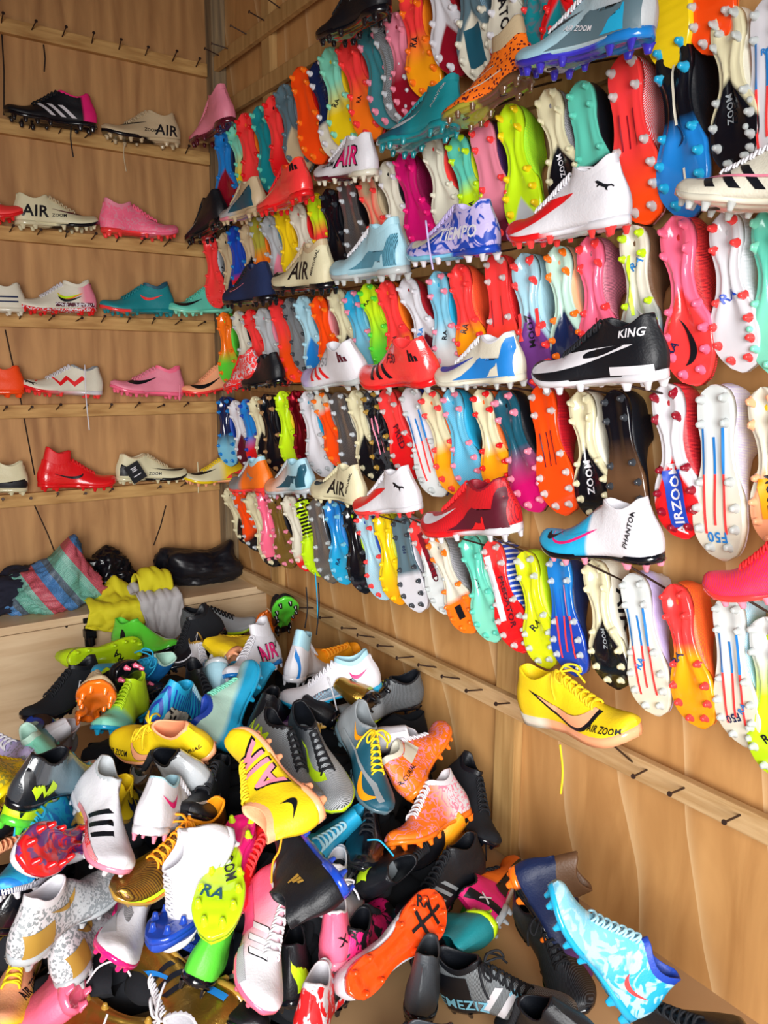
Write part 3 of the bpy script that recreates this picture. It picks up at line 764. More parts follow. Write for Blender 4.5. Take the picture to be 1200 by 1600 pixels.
S((585, 275), (500, 285), 'white boot with pink outlined lettering, under the white and navy hanging sole', 'white', 'ivory>maroon@.3', marks=['tx=AIR:black@.31,.19,.185', 'tx=AIR:hot_pink@.30,.192,.16', 'tx=ZOOM:black@.62,.14,.05'], collar='white', lace='white')
S((712, 200), (596, 243), 'dark teal boot with a grey swoosh, toe pointing down left, first display row', 'teal>petrol@.5', 'teal', marks=['sw:silver@.36,.76,.09,.19', 'tx=PHANTOM:silver@.16,.26,.03,60'], lace='teal', kind='mid', lean=8)
S((826, 125), (700, 205), 'orange leopard spotted boot with a grey sock collar and pale outlines', 'orange*spots:maroon', 'brown>olive@.5', kind='sock', collar='beige', marks=['sw:ivory@.18,.6,.17,.29', 'sw:orange*spots:maroon@.21,.57,.18,.275'] if False else ['bar:ivory@.2,.75,.115,.125', 'bar:ivory@.3,.6,.20,.208'], lace='', lean=6)
S((1018, 62), (812, 122), 'silver and blue boot with a bright blue plate, at the top right', 'silver>light_blue@.4~.5', 'blue>indigo@.3', stud='indigo', lace='white', marks=['heel:slate', 'heel:cyan@.1,.36,.06,.19', 'sw:dark_grey@.42,.8,.17,.23', 'tx=AIR ZOOM:white@.42,.13,.03,-12'], lean=-4, d=.23)
S((605, 20), (505, 75), 'black boot hanging over the top edge, toe towards the corner', 'black', 'black', lace='black', kind='mid', marks=['tx=PHANTOM:grey@.2,.2,.05'])
S((982, 352), (800, 384), 'white boot with a big red curved side panel and red stud tips', 'white', 'white>red@.55~.1', stud='coral', lace='white', marks=['form:red', 'cat:black@.04,.16,.21,.28', 'hang=white:945,270;985,275;985,310;978,365'], kind='mid', collar='white', d=.215)
S((776, 396), (645, 410), 'white and blue scribble-patterned boot with a hanging white lace', 'lilac*marble:royal_blue', 'royal_blue>sky_blue@.4', stud='white', lace='lilac', marks=['sw:ivory@.5,.9,.10,.2', 'tx=TiEMPO:white@.3,.17,.09', 'hang=lilac:705,350;710,390;716,425'])
S((636, 428), (525, 438), 'pale blue boot with teal rayed heel panel, left of the scribble-patterned boot', 'light_blue', 'clear', lace='white', kind='mid', collar='light_blue', marks=['heel:petrol*lines:sky_blue@.0,.9,.07,.3', 'heel:light_blue@.12,.4,.06,.16'])
S((520, 452), (436, 452), 'cream boot with large black lettering, left of the pale blue boot', 'cream', 'black', kind='mid', collar='beige', lace='beige', marks=['tx=AIR:black@.38,.17,.15', 'tx=MERCURIAL:black@.12,.23,.03,72', 'sw:black@.7,.95,.12,.18'])
S((432, 470), (355, 475), 'dark navy boot with a thin pale swoosh outline under the second hanging row', 'navy=', 'black', lace='black', marks=['sw:rose@.4,.8,.12,.2', 'sw:black@.43,.78,.13,.19'])
S((575, 596), (484, 602), 'white boot with three red stripes and grey lettering', 'white>lilac@.7', 'clear', lace='', lean=-22, marks=['st:red@.40,.78,.09,.19', 'tx=F50:grey@.48,.23,.07', 'tri:maroon@.06,.18,.22,.31'], collar='white')
S((687, 600), (574, 598), 'bright red boot with three black stripes, right of the white striped boot', 'coral+', 'red', stud='clear', lace='', lean=-22, marks=['st:black@.42,.80,.09,.2', 'tx=F50:maroon@.42,.24,.07', 'tri:black@.06,.16,.22,.31'], collar='coral')
S((818, 596), (688, 602), 'white boot with blue heel panel and blue swoosh on the third display row', 'ivory', 'ivory', stud='clear', lace='white', collar='white', marks=['heel:blue', 'heel:ivory@.14,.36,.06,.16', 'sw:royal_blue@.44,.93,.12,.22'])
S((1042, 594), (840, 602), 'black boot with a white side strip and white heel, KING on its collar', 'black', 'white', stud='white', lace='black', collar='black', marks=['form:white@.14,.93,.09,.22', 'form:black@.2,.5,.16,.22', 'bar:white@.02,.3,.05,.10', 'tx=KING:white@.15,.285,.05'], d=.22)
S((405, 590), (362, 612), 'small red veined boot toe at the corner end of the fourth batten', 'coral*worm:white', 'red', lace='red', d=.18)
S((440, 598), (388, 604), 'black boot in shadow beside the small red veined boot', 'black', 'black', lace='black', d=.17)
S((656, 798), (562, 800), 'white boot with red curved panel, smaller and lower than its twin', 'white', 'white>coral@.5~.1', stud='coral', lace='white', marks=['form:red', 'cat:black@.06,.2,.2,.29'], kind='mid', collar='white')
S((814, 832), (668, 832), 'red boot with a white swoosh and dark hatched heel', 'red*lines:dark_red', 'white>red@.5~.1', stud='white', lace='red', collar='dark_red', marks=['heel:maroon@.0,.9,.05,.32', 'heel:red@.2,.44,.05,.14', 'sw:white@.5,.93,.10,.20'], d=.215)
S((1036, 880), (852, 858), 'blue and white boot with pink outlined swoosh and a sock collar', 'white>cyan@.5~.03', 'black', stud='rose', lace='', kind='mid', collar='white', marks=['sw:hot_pink@.42,.86,.10,.21', 'sw:cyan@.48,.85,.115,.195', 'sw:black@.74,.88,.12,.17', 'tx=PHANTOM:black@.15,.23,.036,75'], d=.215)
S((568, 788), (496, 770), 'cream boot with black lettering on the lower rail, left of the white and red boot', 'cream', 'cream', lace='cream', kind='mid', marks=['tx=AIR:black@.36,.16,.15', 'sw:black@.62,.92,.13,.2', 'tx=MERCURIAL:black@.12,.23,.03,75'])
S((490, 770), (424, 768), 'grey and peach faded boot left of the cream lettered boot', 'light_blue>peach@.5~.5', 'silver', lace='silver', marks=['heel:petrol@.0,.9,.08,.32', 'heel:light_blue@.15,.4,.08,.18'])
S((424, 768), (368, 764), 'orange boot with a grey toe and grey laces near the corner', 'orange>grey@.55~.1', 'coral', lace='silver', kind='mid', collar='light_blue', marks=['cat:grey@.2,.4,.14,.24'])
S((1330, 925), (1130, 930), 'red and pink boot cut off by the right edge of the photo', 'coral*mesh:hot_pink', 'coral', stud='rose', lace='red', marks=['bar:maroon@.3,.36,.06,.2'], d=.2)
S((1290, 330), (1064, 322), 'white boot with black diagonal stripes at the right edge, clear studs', 'ivory', 'ivory', stud='clear', lace='white', marks=['st:black@.35,.88,.08,.22', 'bar:rose@.3,.85,.145,.16'], d=.23, lean=6)
# the yellow indoor shoe rests on the lowest batten
S((812, 1112), (1016, 1160), 'yellow indoor shoe with a peach swoosh and gum sole', 'yellow', 'ivory>peach@.3~.1', sole='flat', lace='yellow', collar='yellow', name='indoor_shoe', cat='indoor shoe', d=.14, lean=10, bow=True,
  marks=['sw:black@.19,.785,.045,.25', 'sw:peach@.26,.745,.07,.215', 'tx=AIR ZOOM:black@.84,.095,.035', 'hang=yellow:912,1150;916,1190;913,1225'])
# back wall
GB = 'boots on the battens of the back wall'
def Bk(h, t, label, up, pl, **kw): kw.setdefault('lean', 0); return shown(h, t, label, up, pl, d=kw.pop('d', .075), wall='B', grp=GB, **kw)
Bk((152, 204), (8, 186), 'black boot with three white stripes and a hot pink heel', 'hot_pink>black@.17~.03', 'black', lace='black', marks=['st:white@.25,.68,.07,.20', 'hang=black:103,205;102,225;106,252'])
Bk((282, 228), (160, 214), 'cream boot with black plate right of the pink heeled striped boot', 'beige', 'beige!black@.3', lace='beige', marks=['tx=AIR:black@.22,.14,.13', 'sw:black@.45,.93,.16,.22', 'tx=ZOOM:black@.42,.12,.04', 'hang=beige:226,228;224,245;228,272'])
Bk((-60, 345), (13, 342), 'red boot toe cut off by the left edge, second shelf row', 'coral', 'red')
Bk((24, 352), (155, 359), 'pale cream boot with black lettering beside the pink boot, heel left', 'cream', 'cream!black@.35', lace='beige', marks=['tx=AIR:black@.22,.17,.14', 'sw:maroon@.42,.88,.15,.21', 'tx=ZOOM:black@.5,.13,.04'])
Bk((158, 364), (279, 372), 'pink boot with a gold-lined red heel, toe right', 'pink*worm:rose', 'coral>pink@.5', kind='mid', collar='rose', lace='pink', marks=['sw:maroon@.55,.9,.17,.2'])
Bk((20, 488), (-70, 486), 'white boot with navy stripes cut off by the left edge', 'ivory', 'ivory', marks=['bar:navy@.1,.5,.12,.14', 'bar:navy@.1,.5,.18,.2'])
Bk((151, 488), (26, 486), 'white boot with red checked sole edge and yellow swoosh', 'rose>ivory@.2~.1', 'red*camo:white', kind='mid', collar='ivory', lace='white', marks=['sw:orange@.18,.5,.15,.24', 'sw:black@.2,.5,.12,.2', 'sw:lime@.22,.5,.16,.23', 'bar:maroon*camo:white@.05,.55,.06,.11'])
Bk((272, 490), (157, 488), 'teal boot with a red toe underside and coral swoosh', 'teal', 'teal>coral@.65', kind='mid', collar='petrol', lace='teal', marks=['sw:coral@.18,.48,.16,.24'])
Bk((350, 488), (279, 490), 'mint and green boot in the corner at the end of the third ledge', 'aqua', 'mint', lace='aqua', marks=['sw:black@.5,.95,.1,.2'], d=.1)
Bk((26, 616), (-80, 616), 'orange red boot cut off by the left edge, heel showing', 'deep_orange', 'deep_orange')
Bk((160, 618), (33, 612), 'white boot with a red zigzag band and hanging white lace', 'ivory', 'white>red@.5~.5', stud='coral', lace='white', collar='grey', marks=['zig:red', 'cat:black@.84,.98,.09,.16', 'hang=white:124,570;126,620;131,670'])
Bk((286, 620), (172, 612), 'rose pink boot with a large black swoosh', 'rose', 'pink', kind='mid', collar='pink', lace='rose', marks=['sw:black@.4,.84,.12,.24', 'hang=rose:270,600;270,615;270,625'])
Bk((372, 604), (298, 618), 'orange boot with dark swoosh in the corner', 'peach', 'coral', lace='peach', marks=['sw:black@.4,.9,.08,.2'], d=.1)
Bk((38, 768), (-80, 768), 'cream boot with a black toothed heel at the left edge', 'cream', 'cream', stud='cream', marks=['flame:black@.0,.6,.06,.18'], kind='mid', collar='cream')
Bk((59, 762), (181, 760), 'plain red high boot with a small black swoosh', 'red+', 'red', kind='sock', collar='red', lace='red', marks=['sw:black@.18,.55,.12,.19'])
tb = Bk((182, 752), (292, 748), 'cream boot with black hang tag, fifth row', 'cream', 'cream!black@.25', lace='beige', collar='beige', marks=['sw:black@.45,.95,.13,.18', 'tx=ZOOM:black@.5,.1,.04', 'flame:black@.02,.3,.08,.24'])
Bk((372, 752), (297, 755), 'yellow boot with black swoosh beside the tagged cream boot', 'yellow>cream@.4', 'peach>yellow@.5', lace='yellow', marks=['sw:black@.5,.96,.13,.22', 'flame:coral@.03,.35,.07,.22', 'hang=cream:335,720;336,745;336,768'], d=.09)
# the hang tag
p = on_back(212, 738, .135); tg = empty('hang_tag', p); tag(tg, 'black paper hang tag on the cream boot', 'tag')
bm = bmesh.new(); box_bm(bm, -.028, .028, -.001, .001, -.034, .034); me = bpy.data.meshes.new('card'); bm.to_mesh(me); bm.free(); me.materials.append(M_IRON)
link('card', me, tg)
for k, (w_, z_) in enumerate(((.022, .018), (.016, .012), (.02, .006), (.03, -.012))):
    o = box('print_line', (-w_/2, w_/2, -.0022, -.001, z_-.0016, z_+.0016), mat('white', 'mark'), tg)
tg.rotation_euler = (math.radians(-8), math.radians(-28), 0)
# ---------------------------------------------------------------- storage bench with what lies on it
zb = .405
bn = empty('storage_bench', (-1.35, -.16, 0)); tag(bn, 'pale plywood storage bench with a lid and black hasp below the back wall', 'bench')
box('lid', (-1.35, 1.335, -.165, .155, zb-.028, zb), M_BENCH, bn, .002)
box('front_panel', (-1.35, 1.352, -.145, -.125, 0, zb-.036), M_BENCH, bn)
box('body', (-1.35, 1.34, -.125, .155, 0, zb-.034), M_STUD, bn)
def on_y(x, y, Y):
    r = pray(x, y); return CAMP+r*((Y-CAMP.y)/r.y)
for q in ((288, 945), (346, 936), (389, 927), (104, 979)):
    v = on_y(q[0], q[1], -.305); bm = bmesh.new(); bmesh.ops.create_cone(bm, cap_ends=True, segments=10, radius1=.005, radius2=.004, depth=.003)
    me = bpy.data.meshes.new('screw'); bm.to_mesh(me); bm.free(); me.materials.append(M_NAIL); o = link('screw', me, bn); o.location = v-bn.location; o.rotation_euler = (math.pi/2, 0, 0)
v = on_y(137, 968, -.31)-bn.location
bm = bmesh.new(); box_bm(bm, v.x-.014, v.x+.014, -.160, -.145, zb-.12, zb-.045); box_bm(bm, v.x-.018, v.x+.018, -.185, -.145, zb-.085, zb-.055); box_bm(bm, v.x-.02, v.x+.016, -.172, -.160, zb-.03, zb-.012)
bmesh.ops.bevel(bm, geom=bm.edges[:], offset=.002, segments=1, affect='EDGES')
bmesh.ops.create_cone(bm, cap_ends=True, segments=12, radius1=.011, radius2=.011, depth=.028, matrix=Matrix.Translation((v.x, -.19, zb-.088)))
me = bpy.data.meshes.new('hasp'); bm.to_mesh(me); bm.free(); me.materials.append(M_IRON); link('hasp', me, bn)['label'] = 'black hasp'
from mathutils import noise
def sack(name, label, cat, loc, size, mt, seed, spike=None, rot=0, wr=.2):
    bm = bmesh.new(); bmesh.ops.create_icosphere(bm, subdivisions=5, radius=1)
    for v in bm.verts:
        c = v.co.copy(); n1 = noise.noise(c*1.3+Vector((seed, 0, 0))); n2 = noise.noise(Vector((c.x*3, c.y*3, c.z*1.5))+Vector((0, seed, 0)))
        n3 = abs(noise.noise(c*4.5+Vector((seed, seed, 2)))); n4 = abs(noise.noise(c*9+Vector((seed, 5, 2))))
        k = 1+.25*n1+wr*n2*.6-wr*.9*n3-wr*.35*n4
        v.co = Vector((c.x*size[0], c.y*size[1], c.z*size[2]))*k
        if spike:
            for sx, sz, w, am in spike:
                d = math.exp(-((c.x-sx)**2+(c.z-sz)**2)/w**2); v.co += Vector((sx*.4, 0, sz))*d*am
        v.co.z = max(v.co.z, -size[2]*.72+.012*n3)
    zz = min(v.co.z for v in bm.verts)
    for v in bm.verts: v.co.z -= zz
    me = bpy.data.meshes.new(name); bm.to_mesh(me); bm.free(); me.materials.append(mt)
    for p in me.polygons: p.use_smooth = True
    o = link(name, me); o.location = loc; o.rotation_euler.z = rot; tag(o, label, cat); return o
def bagmat(name, h, rough=.3):
    m = plain(name, h, rough); return m
def stripemat():
    m = bpy.data.materials.new('woven_sack'); m.use_nodes = True; N, L = nt(m); B = N['Principled BSDF']; tc = N.new('ShaderNodeTexCoord')
    mp = N.new('ShaderNodeMapping'); mp.inputs['Rotation'].default_value = (0, .6, 0); L.new(tc.outputs['Object'], mp.inputs[0])
    sp = N.new('ShaderNodeSeparateXYZ'); L.new(mp.outputs[0], sp.inputs[0])
    f = mth(N, L, 'MULTIPLY', sp.outputs[0], 1/.155); f = mth(N, L, 'ADD', f, 4.0); f = mth(N, L, 'FRACT', f)
    r = N.new('ShaderNodeValToRGB'); r.color_ramp.interpolation = 'CONSTANT'; e = r.color_ramp.elements; e[0].color = lin('c85a68'); e[1].position = .26; e[1].color = lin('4f86bf')
    for q, h in ((.48, '5a6a78'), (.62, '6fb3a0'), (.86, '86bfae')): k = e.new(q); k.color = lin(h)
    L.new(f, r.inputs[0]); ck = N.new('ShaderNodeTexChecker'); ck.inputs['Scale'].default_value = 260; L.new(tc.outputs['Object'], ck.inputs[0])
    ck.inputs[1].default_value = (1, 1, 1, 1); ck.inputs[2].default_value = (.45, .45, .5, 1)
    mx = N.new('ShaderNodeMix'); mx.data_type = 'RGBA'; mx.blend_type = 'MULTIPLY'; mx.inputs[0].default_value = .7; L.new(r.outputs[0], mx.inputs[6]); L.new(ck.outputs[0], mx.inputs[7])
    L.new(mx.outputs[2], B.inputs['Base Color']); B.inputs['Roughness'].default_value = .55; return m
def bx(px, Y): return on_y(px, 890, Y).x
sack('garment_bundle', 'dark navy garment bundle at the left end of the bench', 'garment', (bx(25, -.14), -.13, zb), (.17, .11, .085), plain('navy_cloth', '15172a', .9), 3.1, [(.9, .5, .5, .05)], .0, .3)
sack('woven_sack', 'striped pink, blue and green woven plastic sack on the bench', 'sack', (bx(76, -.17), -.175, zb), (.165, .11, .085), stripemat(), 8.4, [(.45, .9, .4, .13), (-.9, -.2, .5, .05)], -.12, .28)
sack('plastic_bag', 'crumpled black plastic bag between the striped sack and yellow vest', 'bag', (bx(170, -.10), -.10, zb), (.10, .08, .10), plain('black_plastic', '0b0d13', .22), 12.7, None, 0, .26)
sack('plastic_bag', 'long black bag with a knotted end at the right end of the bench', 'bag', (bx(312, -.13), -.13, zb), (.165, .10, .078), plain('black_nylon', '10121a', .4), 21.2, [(.8, .75, .25, .07), (-.75, .65, .35, .05)], -.05, .13)
# vest draped over the bench edge
def drape(name, cols, rows, mt, fn):
    V = [fn(i/(cols-1), j/(rows-1)) for j in range(rows) for i in range(cols)]; Fs = [(j*cols+i, j*cols+i+1, (j+1)*cols+i+1, (j+1)*cols+i) for j in range(rows-1) for i in range(cols-1)]
    me = mesh(name, V, Fs); me.materials.append(mt); return me
ve = empty('sports_vest', (bx(205, -.3), -.32, zb)); tag(ve, 'yellow and grey sports vest draped over the bench edge', 'vest')
def vest(x0, x1, z1, seed, off, skew):
    def fn(u, v):
        x = x0+(x1-x0)*u+skew*v; n_ = noise.noise(Vector((u*3+seed, v*3, 0)))*.028+noise.noise(Vector((u*8, v*6+seed, 3)))*.011
        if v < .5:
            t = v/.5; p = Vector((x, .15-.15*t, .016+off+abs(n_)*1.6*(1-t*.3)+.06*math.exp(-((u-.6)/.25)**2-((t-.25)/.3)**2)*(seed < 3)))
        else:
            t = (v-.5)/.5; p = Vector((x+t*skew*.5, -.018-off-abs(n_)*(.4+t), .014+off-z1*t*(1-.35*abs(u-.62)*2)))
        return p
    return fn
for nm, a in (('yellow_back', (-.15, .055, .10, 1.2, .0, -.02)), ('grey_side', (-.005, .15, .17, 5.0, .012, .02))):
    me = drape(nm, 36, 40, plain('vest_'+nm, 'd9cf1e' if nm[0] == 'y' else 'b7b4b6', .8), vest(*a)); o = link(nm, me, ve); md = o.modifiers.new('thick', 'SOLIDIFY'); md.thickness = .004
def hem(u, v): t = v; return Vector((.03+.11*u, -.062-.01*math.sin(u*9), -.135-.035*t-.02*u))
o = link('hem', drape('hem', 14, 4, plain('vest_hem', 'd2352c', .8), hem), ve); o.modifiers.new('thick', 'SOLIDIFY').thickness = .004; o['label'] = 'red hem band'
me = drape('neck_facing', 24, 14, plain('vest_roll', 'd9cf1e', .8), lambda u, v: Vector((.02+.13*u, .05+.045*math.cos(v*5)+.02*u, .075+.045*math.sin(v*5)+.012*noise.noise(Vector((u*6, v*4, 9)))-.05*abs(u-.4))))
link('neck_facing', me, ve).modifiers.new('thick', 'SOLIDIFY').thickness = .004

# ---------------------------------------------------------------- the heap of boots on the floor
ZM = [(950, .40), (1050, .41), (1150, .39), (1230, .37), (1300, .31), (1400, .23), (1480, .14), (1560, .07), (1700, .05)]
ZMR = [(950, .40), (1050, .38), (1130, .33), (1230, .24), (1300, .17), (1400, .10), (1480, .07), (1560, .05), (1700, .04)]
def zmap(x, y):
    a = np.interp(y, [p[0] for p in ZM], [p[1] for p in ZM]); b = np.interp(y, [p[0] for p in ZMR], [p[1] for p in ZMR])
    k = np.clip((x-470)/180, 0, 1); return float(a*(1-k)+b*k)
def heap(h, t, roll, label, up, pl, lift=0.0, tilt=None, L=.275, kmin=.93, **kw):
    """heel and toe pixels; roll 0: upper to the left of the travel direction, 90: top towards the viewer, -90: sole towards the viewer"""
    mx, my = (h[0]+t[0])/2, (h[1]+t[1])/2; z = zmap(mx, my); c = pray(mx, my); tm = (z-CAMP.z)/c.z-lift
    tm = min(tm, (-.075-CAMP.x)/c.x if c.x > 0 else 9, (-.40-CAMP.y)/c.y)
    ph, pt = pray(*h), pray(*t)
    if tilt is None:
        d = (pt-ph).length*tm; k = min(max(L/d, kmin), 1.04); tm *= k; P, Q = CAMP+ph*tm, CAMP+pt*tm; LL = (Q-P).length
        if LL < .25: tilt = 'f' if t[1] < h[1] else 'n'
        LL = min(max(LL, .25), .31)
    if tilt:
        anchor = tilt in 'FN'; tf = tilt in 'fF'; lo, hi = 0, .3
        for _ in range(40):
            e = (lo+hi)/2; a0 = 0 if anchor else -e; a1 = 2*e if anchor else e; dd = (pt*(tm+(a1 if tf else a0))-ph*(tm+(a0 if tf else a1))).length
            lo, hi = (e, hi) if dd < L else (lo, e)
        P, Q = CAMP+ph*(tm+(a0 if tf else a1)), CAMP+pt*(tm+(a1 if tf else a0)); LL = min(L, .275)
    A = (Q-P).normalized(); c = (P+Q)/2; Vv = (CAMP-c); Vv = (Vv-A*Vv.dot(A)).normalized(); Sv = Vv.cross(A)
    a = math.radians(roll); U = Sv*math.cos(a)+Vv*math.sin(a)
    c = c-U*(.05*LL/LB*(1 if roll >= -30 else -1.0))+Vv*0.0
    while min((c-A*.4*LL).z, (c+A*.4*LL).z)-.045 < 0 and (c-CAMP).length > .9: c = CAMP+(c-CAMP)*.99
    kw.setdefault('det', 2); kw.setdefault('lace', re.match('[a-z_]+', up).group(0))
    return boot(label, frame(A, U, c, LL), up, pl, group='boots in the heap on the floor', **kw)
H = heap
# back of the heap, against the bench and the right wall
H((178, 990), (276, 996), 15, 'bright green boot with black side marking against the bench front', 'green+', 'black', lace='', collar='green', marks=['heel:black@.2,.85,.08,.26'])
H((126, 1034), (245, 1016), -80, 'lime sole facing up beside the bench front', 'lime', 'lime', marks=['stx=RA:black@.6,.03,.08,40'], stud='lime', sole='f', det=3)
H((262, 1040), (157, 1050), 120, 'sky blue boot with a black swoosh on its toe, below the bright green one', 'blue>cyan@.4', 'cyan', lace='cyan', collar='pale_mint', marks=['sw:black@.62,.95,.08,.18'], lift=.06, bow=True)
H((340, 965), (250, 1035), 165, 'big black boot with a white outlined swoosh, slanting down from the silver boot', 'black=', 'black', marks=['sw:white@.42,.97,.06,.21', 'sw:black@.46,.955,.075,.195'], lift=.10, kind='mid')
H((282, 972), (400, 962), 25, 'silver boot with black laces and black heel at the back of the heap', 'black>silver@.3~.1*lines:grey', 'black>lime@.5', lace='black', collar='black', lift=-.02)
H((430, 1010), (352, 1040), 170, 'white high boot with pink outlined lettering near the top of the heap', 'white', 'white>blue@.1', kind='sock', collar='white', lace='white', marks=['tx=AIR:black@.36,.17,.175', 'tx=AIR:hot_pink@.355,.172,.155', 'tx=MERCURIAL:black@.13,.28,.03,60'], lift=.16)
H((300, 1060), (345, 1110), 60, 'black boot with white lettering below the big black swoosh boot', 'black', 'black', marks=['tx=AIR:white@.2,.15,.1', 'bar:white@.4,.8,.1,.11'], lift=.05, kind='mid')
H((408, 1070), (335, 1030), 200, 'bright blue boot collar beside the white pink-lettered boot', 'cyan', 'blue', kind='mid', lace='cyan', lift=.03, tilt='F')
H((332, 1160), (378, 1028), 20, 'mint and blue boot standing on its heel with a navy collar', 'cyan^pale_mint@.15~.05', 'cyan', kind='mid', collar='royal_blue', lace='mint', marks=['form:cyan@.1,.9,.03,.12'], lift=.12)
H((222, 1085), (160, 1118), 150, 'small lime boot with a teal toe above the yellow orange-lined boot', 'lime>mint@.7~.1', 'cyan', kind='mid', collar='lime', lift=.06)
H((245, 1105), (335, 1090), 35, 'ridged blue boot with black and white heel marks and dark blue plate', 'cyan*ribs:royal_blue', 'royal_blue', lace='light_blue', marks=['flame:ivory*marble:black@.03,.5,.06,.22'], lift=.10, kind='mid')
H((322, 1158), (166, 1145), 118, 'yellow boot with a peach lining and black swoosh lying on its side', 'yellow', 'peach', lace='yellow', collar='peach', marks=['sw:black@.3,.72,.06,.2', 'sw:peach@.34,.71,.07,.19', 'tx=AIR ZOOM:black@.85,.11,.03', 'tx=MERCURIAL:black@.12,.2,.03'], lift=.17, bow=True)
H((128, 1160), (150, 1112), -75, 'orange sole poking out end on, left of the yellow orange-lined boot', 'beige', 'orange', lace='beige', tilt='N', lift=.08, stud='orange')
H((262, 1095), (222, 1060), -70, 'glossy black sole with pink studs seen end on', 'black', 'black', stud='pink', lift=.07, tilt='N')
H((158, 1055), (35, 1105), 160, 'long black boot against the bench at the left of the heap', 'black=', 'black', marks=['sw:white@.12,.2,.3,.33', 'tx=AIR:white@.3,.17,.14', 'tx=AIR:black@.302,.17,.125'], kind='mid', lift=.02)
H((72, 1190), (42, 1115), 75, 'mint and violet faded boot toe up at the left edge of the heap', 'mint>royal_blue@.5~.4', 'mint', kind='mid', collar='pale_mint', lace='pale_mint', tilt='F', marks=['sw:black@.5,.95,.08,.2'], lift=.05)
H((-35, 1165), (40, 1165), 40, 'pale lilac knitted boot cut off by the left edge of the photo', 'lilac*spots:grey', 'silver', kind='mid', collar='lilac', lace='white', lift=.02)
H((70, 1150), (125, 1145), 60, 'white boot with a pink dash behind the orange sole', 'white', 'white', marks=['bar:hot_pink@.4,.7,.1,.13'], tilt='F', lift=-.06, lace='white')
H((26, 1226), (172, 1182), 40, 'grey boot with a black and lime zigzag heel and glossy grey toe', 'dark_grey>slate@.2~.05+', 'black', lace='', marks=['heel:black@.0,.6,.05,.3', 'tri:white@.5,.6,.10,.16', 'zig:lime@.05,.3,.08,.2'], lift=.18, collar='black')
H((80, 1210), (125, 1170), -70, 'blue sole with pink studs under the grey zigzag boot', 'mint', 'cyan', stud='hot_pink', tilt='F', lift=.05)
H((-30, 1225), (45, 1185), -20, 'olive yellow boot with a glossy plate at the left edge', 'yellow*camo:olive', 'yellow', stud='gold', lift=.12)
H((22, 1248), (140, 1238), 20, 'lime boot with a mint collar and grey zigzag under the grey zigzag boot', 'lime^mint@.24~.1', 'green', kind='mid', collar='mint', marks=['zig:silver@.3,.9,.1,.22'], lift=.10, lace='lime')
H((142, 1208), (202, 1342), 45, 'white boot with red lettering around the sole and three black stripes', 'white', 'white>rose@.5', lace='', marks=['st:black@.42,.82,.1,.24', 'bar:red*lines:white@.25,.9,.05,.085', 'tx=PREDATOR:red@.6,.07,.04'], lift=.17, collar='silver')
H((310, 1205), (200, 1190), 120, 'black boot with glossy toe and silver heel beside the white red-lettered boot', 'silver>black@.35~.06+', 'dark_grey', lace='black', collar='black', lift=.08, marks=['sw:grey@.6,.92,.1,.18'])
H((226, 1262), (320, 1248), 15, 'white boot with a pink swoosh and dark dotted side below the silver heeled boot', 'white', 'white', stud='rose', lace='white', marks=['sw:hot_pink@.08,.3,.17,.26', 'flame:maroon*mesh:sky_blue@.35,.95,.06,.16'], lift=.12, collar='light_blue')
H((108, 1268), (-6, 1372), 150, 'deep blue boot with blue laces at the left edge, toe down', 'cyan*marble:blue', 'white*lines:navy', lace='cyan', marks=['form:white*worm:black@.1,.9,.03,.1', 'sw:lime@.3,.7,.04,.14'], lift=.14, kind='mid', bow=True)
H((190, 1290), (92, 1308), -75, 'purple sole with a red centre beside the white red-lettered boot', 'white', 'purple*marble:red', stud='red', lift=.16, tilt='n')
H((348, 1272), (184, 1385), 120, 'gold boot with orange laces and a lime stripe', 'gold*mesh:brown%', 'gold', lace='amber', collar='amber', marks=['bar:lime@.15,.98,.06,.085', 'bar:orange@.6,.95,.04,.06', 'sw:gold@.1,.4,.15,.25'], lift=.12, bow=True)
H((22, 1470), (182, 1345), 50, 'white and grey pixel-patterned boot with a gold heel', 'white>silver@.35~.3*camo:grey', 'silver', lace='', collar='white', marks=['bar:gold@.015,.24,.06,.21', 'sw:gold@.2,.48,.2,.28'], lift=.14, kind='mid')
H((90, 1510), (165, 1390), 40, 'second white pixel-patterned boot with gold heel, lower than the first', 'white>silver@.3~.3*camo:grey', 'silver', lace='white', collar='white', marks=['bar:gold@.015,.24,.06,.2', 'sw:gold@.2,.5,.17,.28', 'hang=white:95,1430;100,1460;102,1515'], lift=.05)
H((152, 1545), (182, 1408), -45, 'hot pink boot with pale toe and glossy pink plate, heel down', 'pink>white@.7~.4', 'pink+', stud='pink', lace='white', lift=.06, marks=['hang=white:120,1500;140,1475;170,1468;186,1490'])
H((225, 1378), (196, 1480), 70, 'white boot with dotted grey side, toe down, under the gold boot', 'rose>white@.35~.25', 'hot_pink', lace='', marks=['bar:grey*mesh:white@.5,.8,.08,.14', 'bar:dark_grey*lines:white@.45,.7,.18,.22'], lift=.07)
H((335, 1290), (236, 1482), 145, 'plain white boot lying toe down beside the lime pink-heeled sole', 'white', 'white', lace='white', collar='white', lift=.12, kind='mid')
H((378, 1240), (322, 1420), -72, 'lime sole with a hot pink heel, AIR ZOOM printed across it', 'hot_pink>lime@.7~.3', 'hot_pink!lime@.28', stud='lime', sole='p', lace='hot_pink', marks=['stx=ZOOM:black@.47,.0,.075,-70', 'stx=RA:petrol@.72,.04,.09,-10'], lift=.18)
H((478, 1296), (342, 1160), 30, 'yellow boot with large pink lettering in the middle of the heap', 'yellow', 'peach', lace='yellow', collar='peach', kind='mid', marks=['tx=AIR:black@.54,.16,.205', 'tx=AIR:rose@.537,.162,.18', 'sw:black@.06,.2,.14,.24', 'hang=amber:415,1270;410,1300;400,1320;398,1350'], lift=.24)
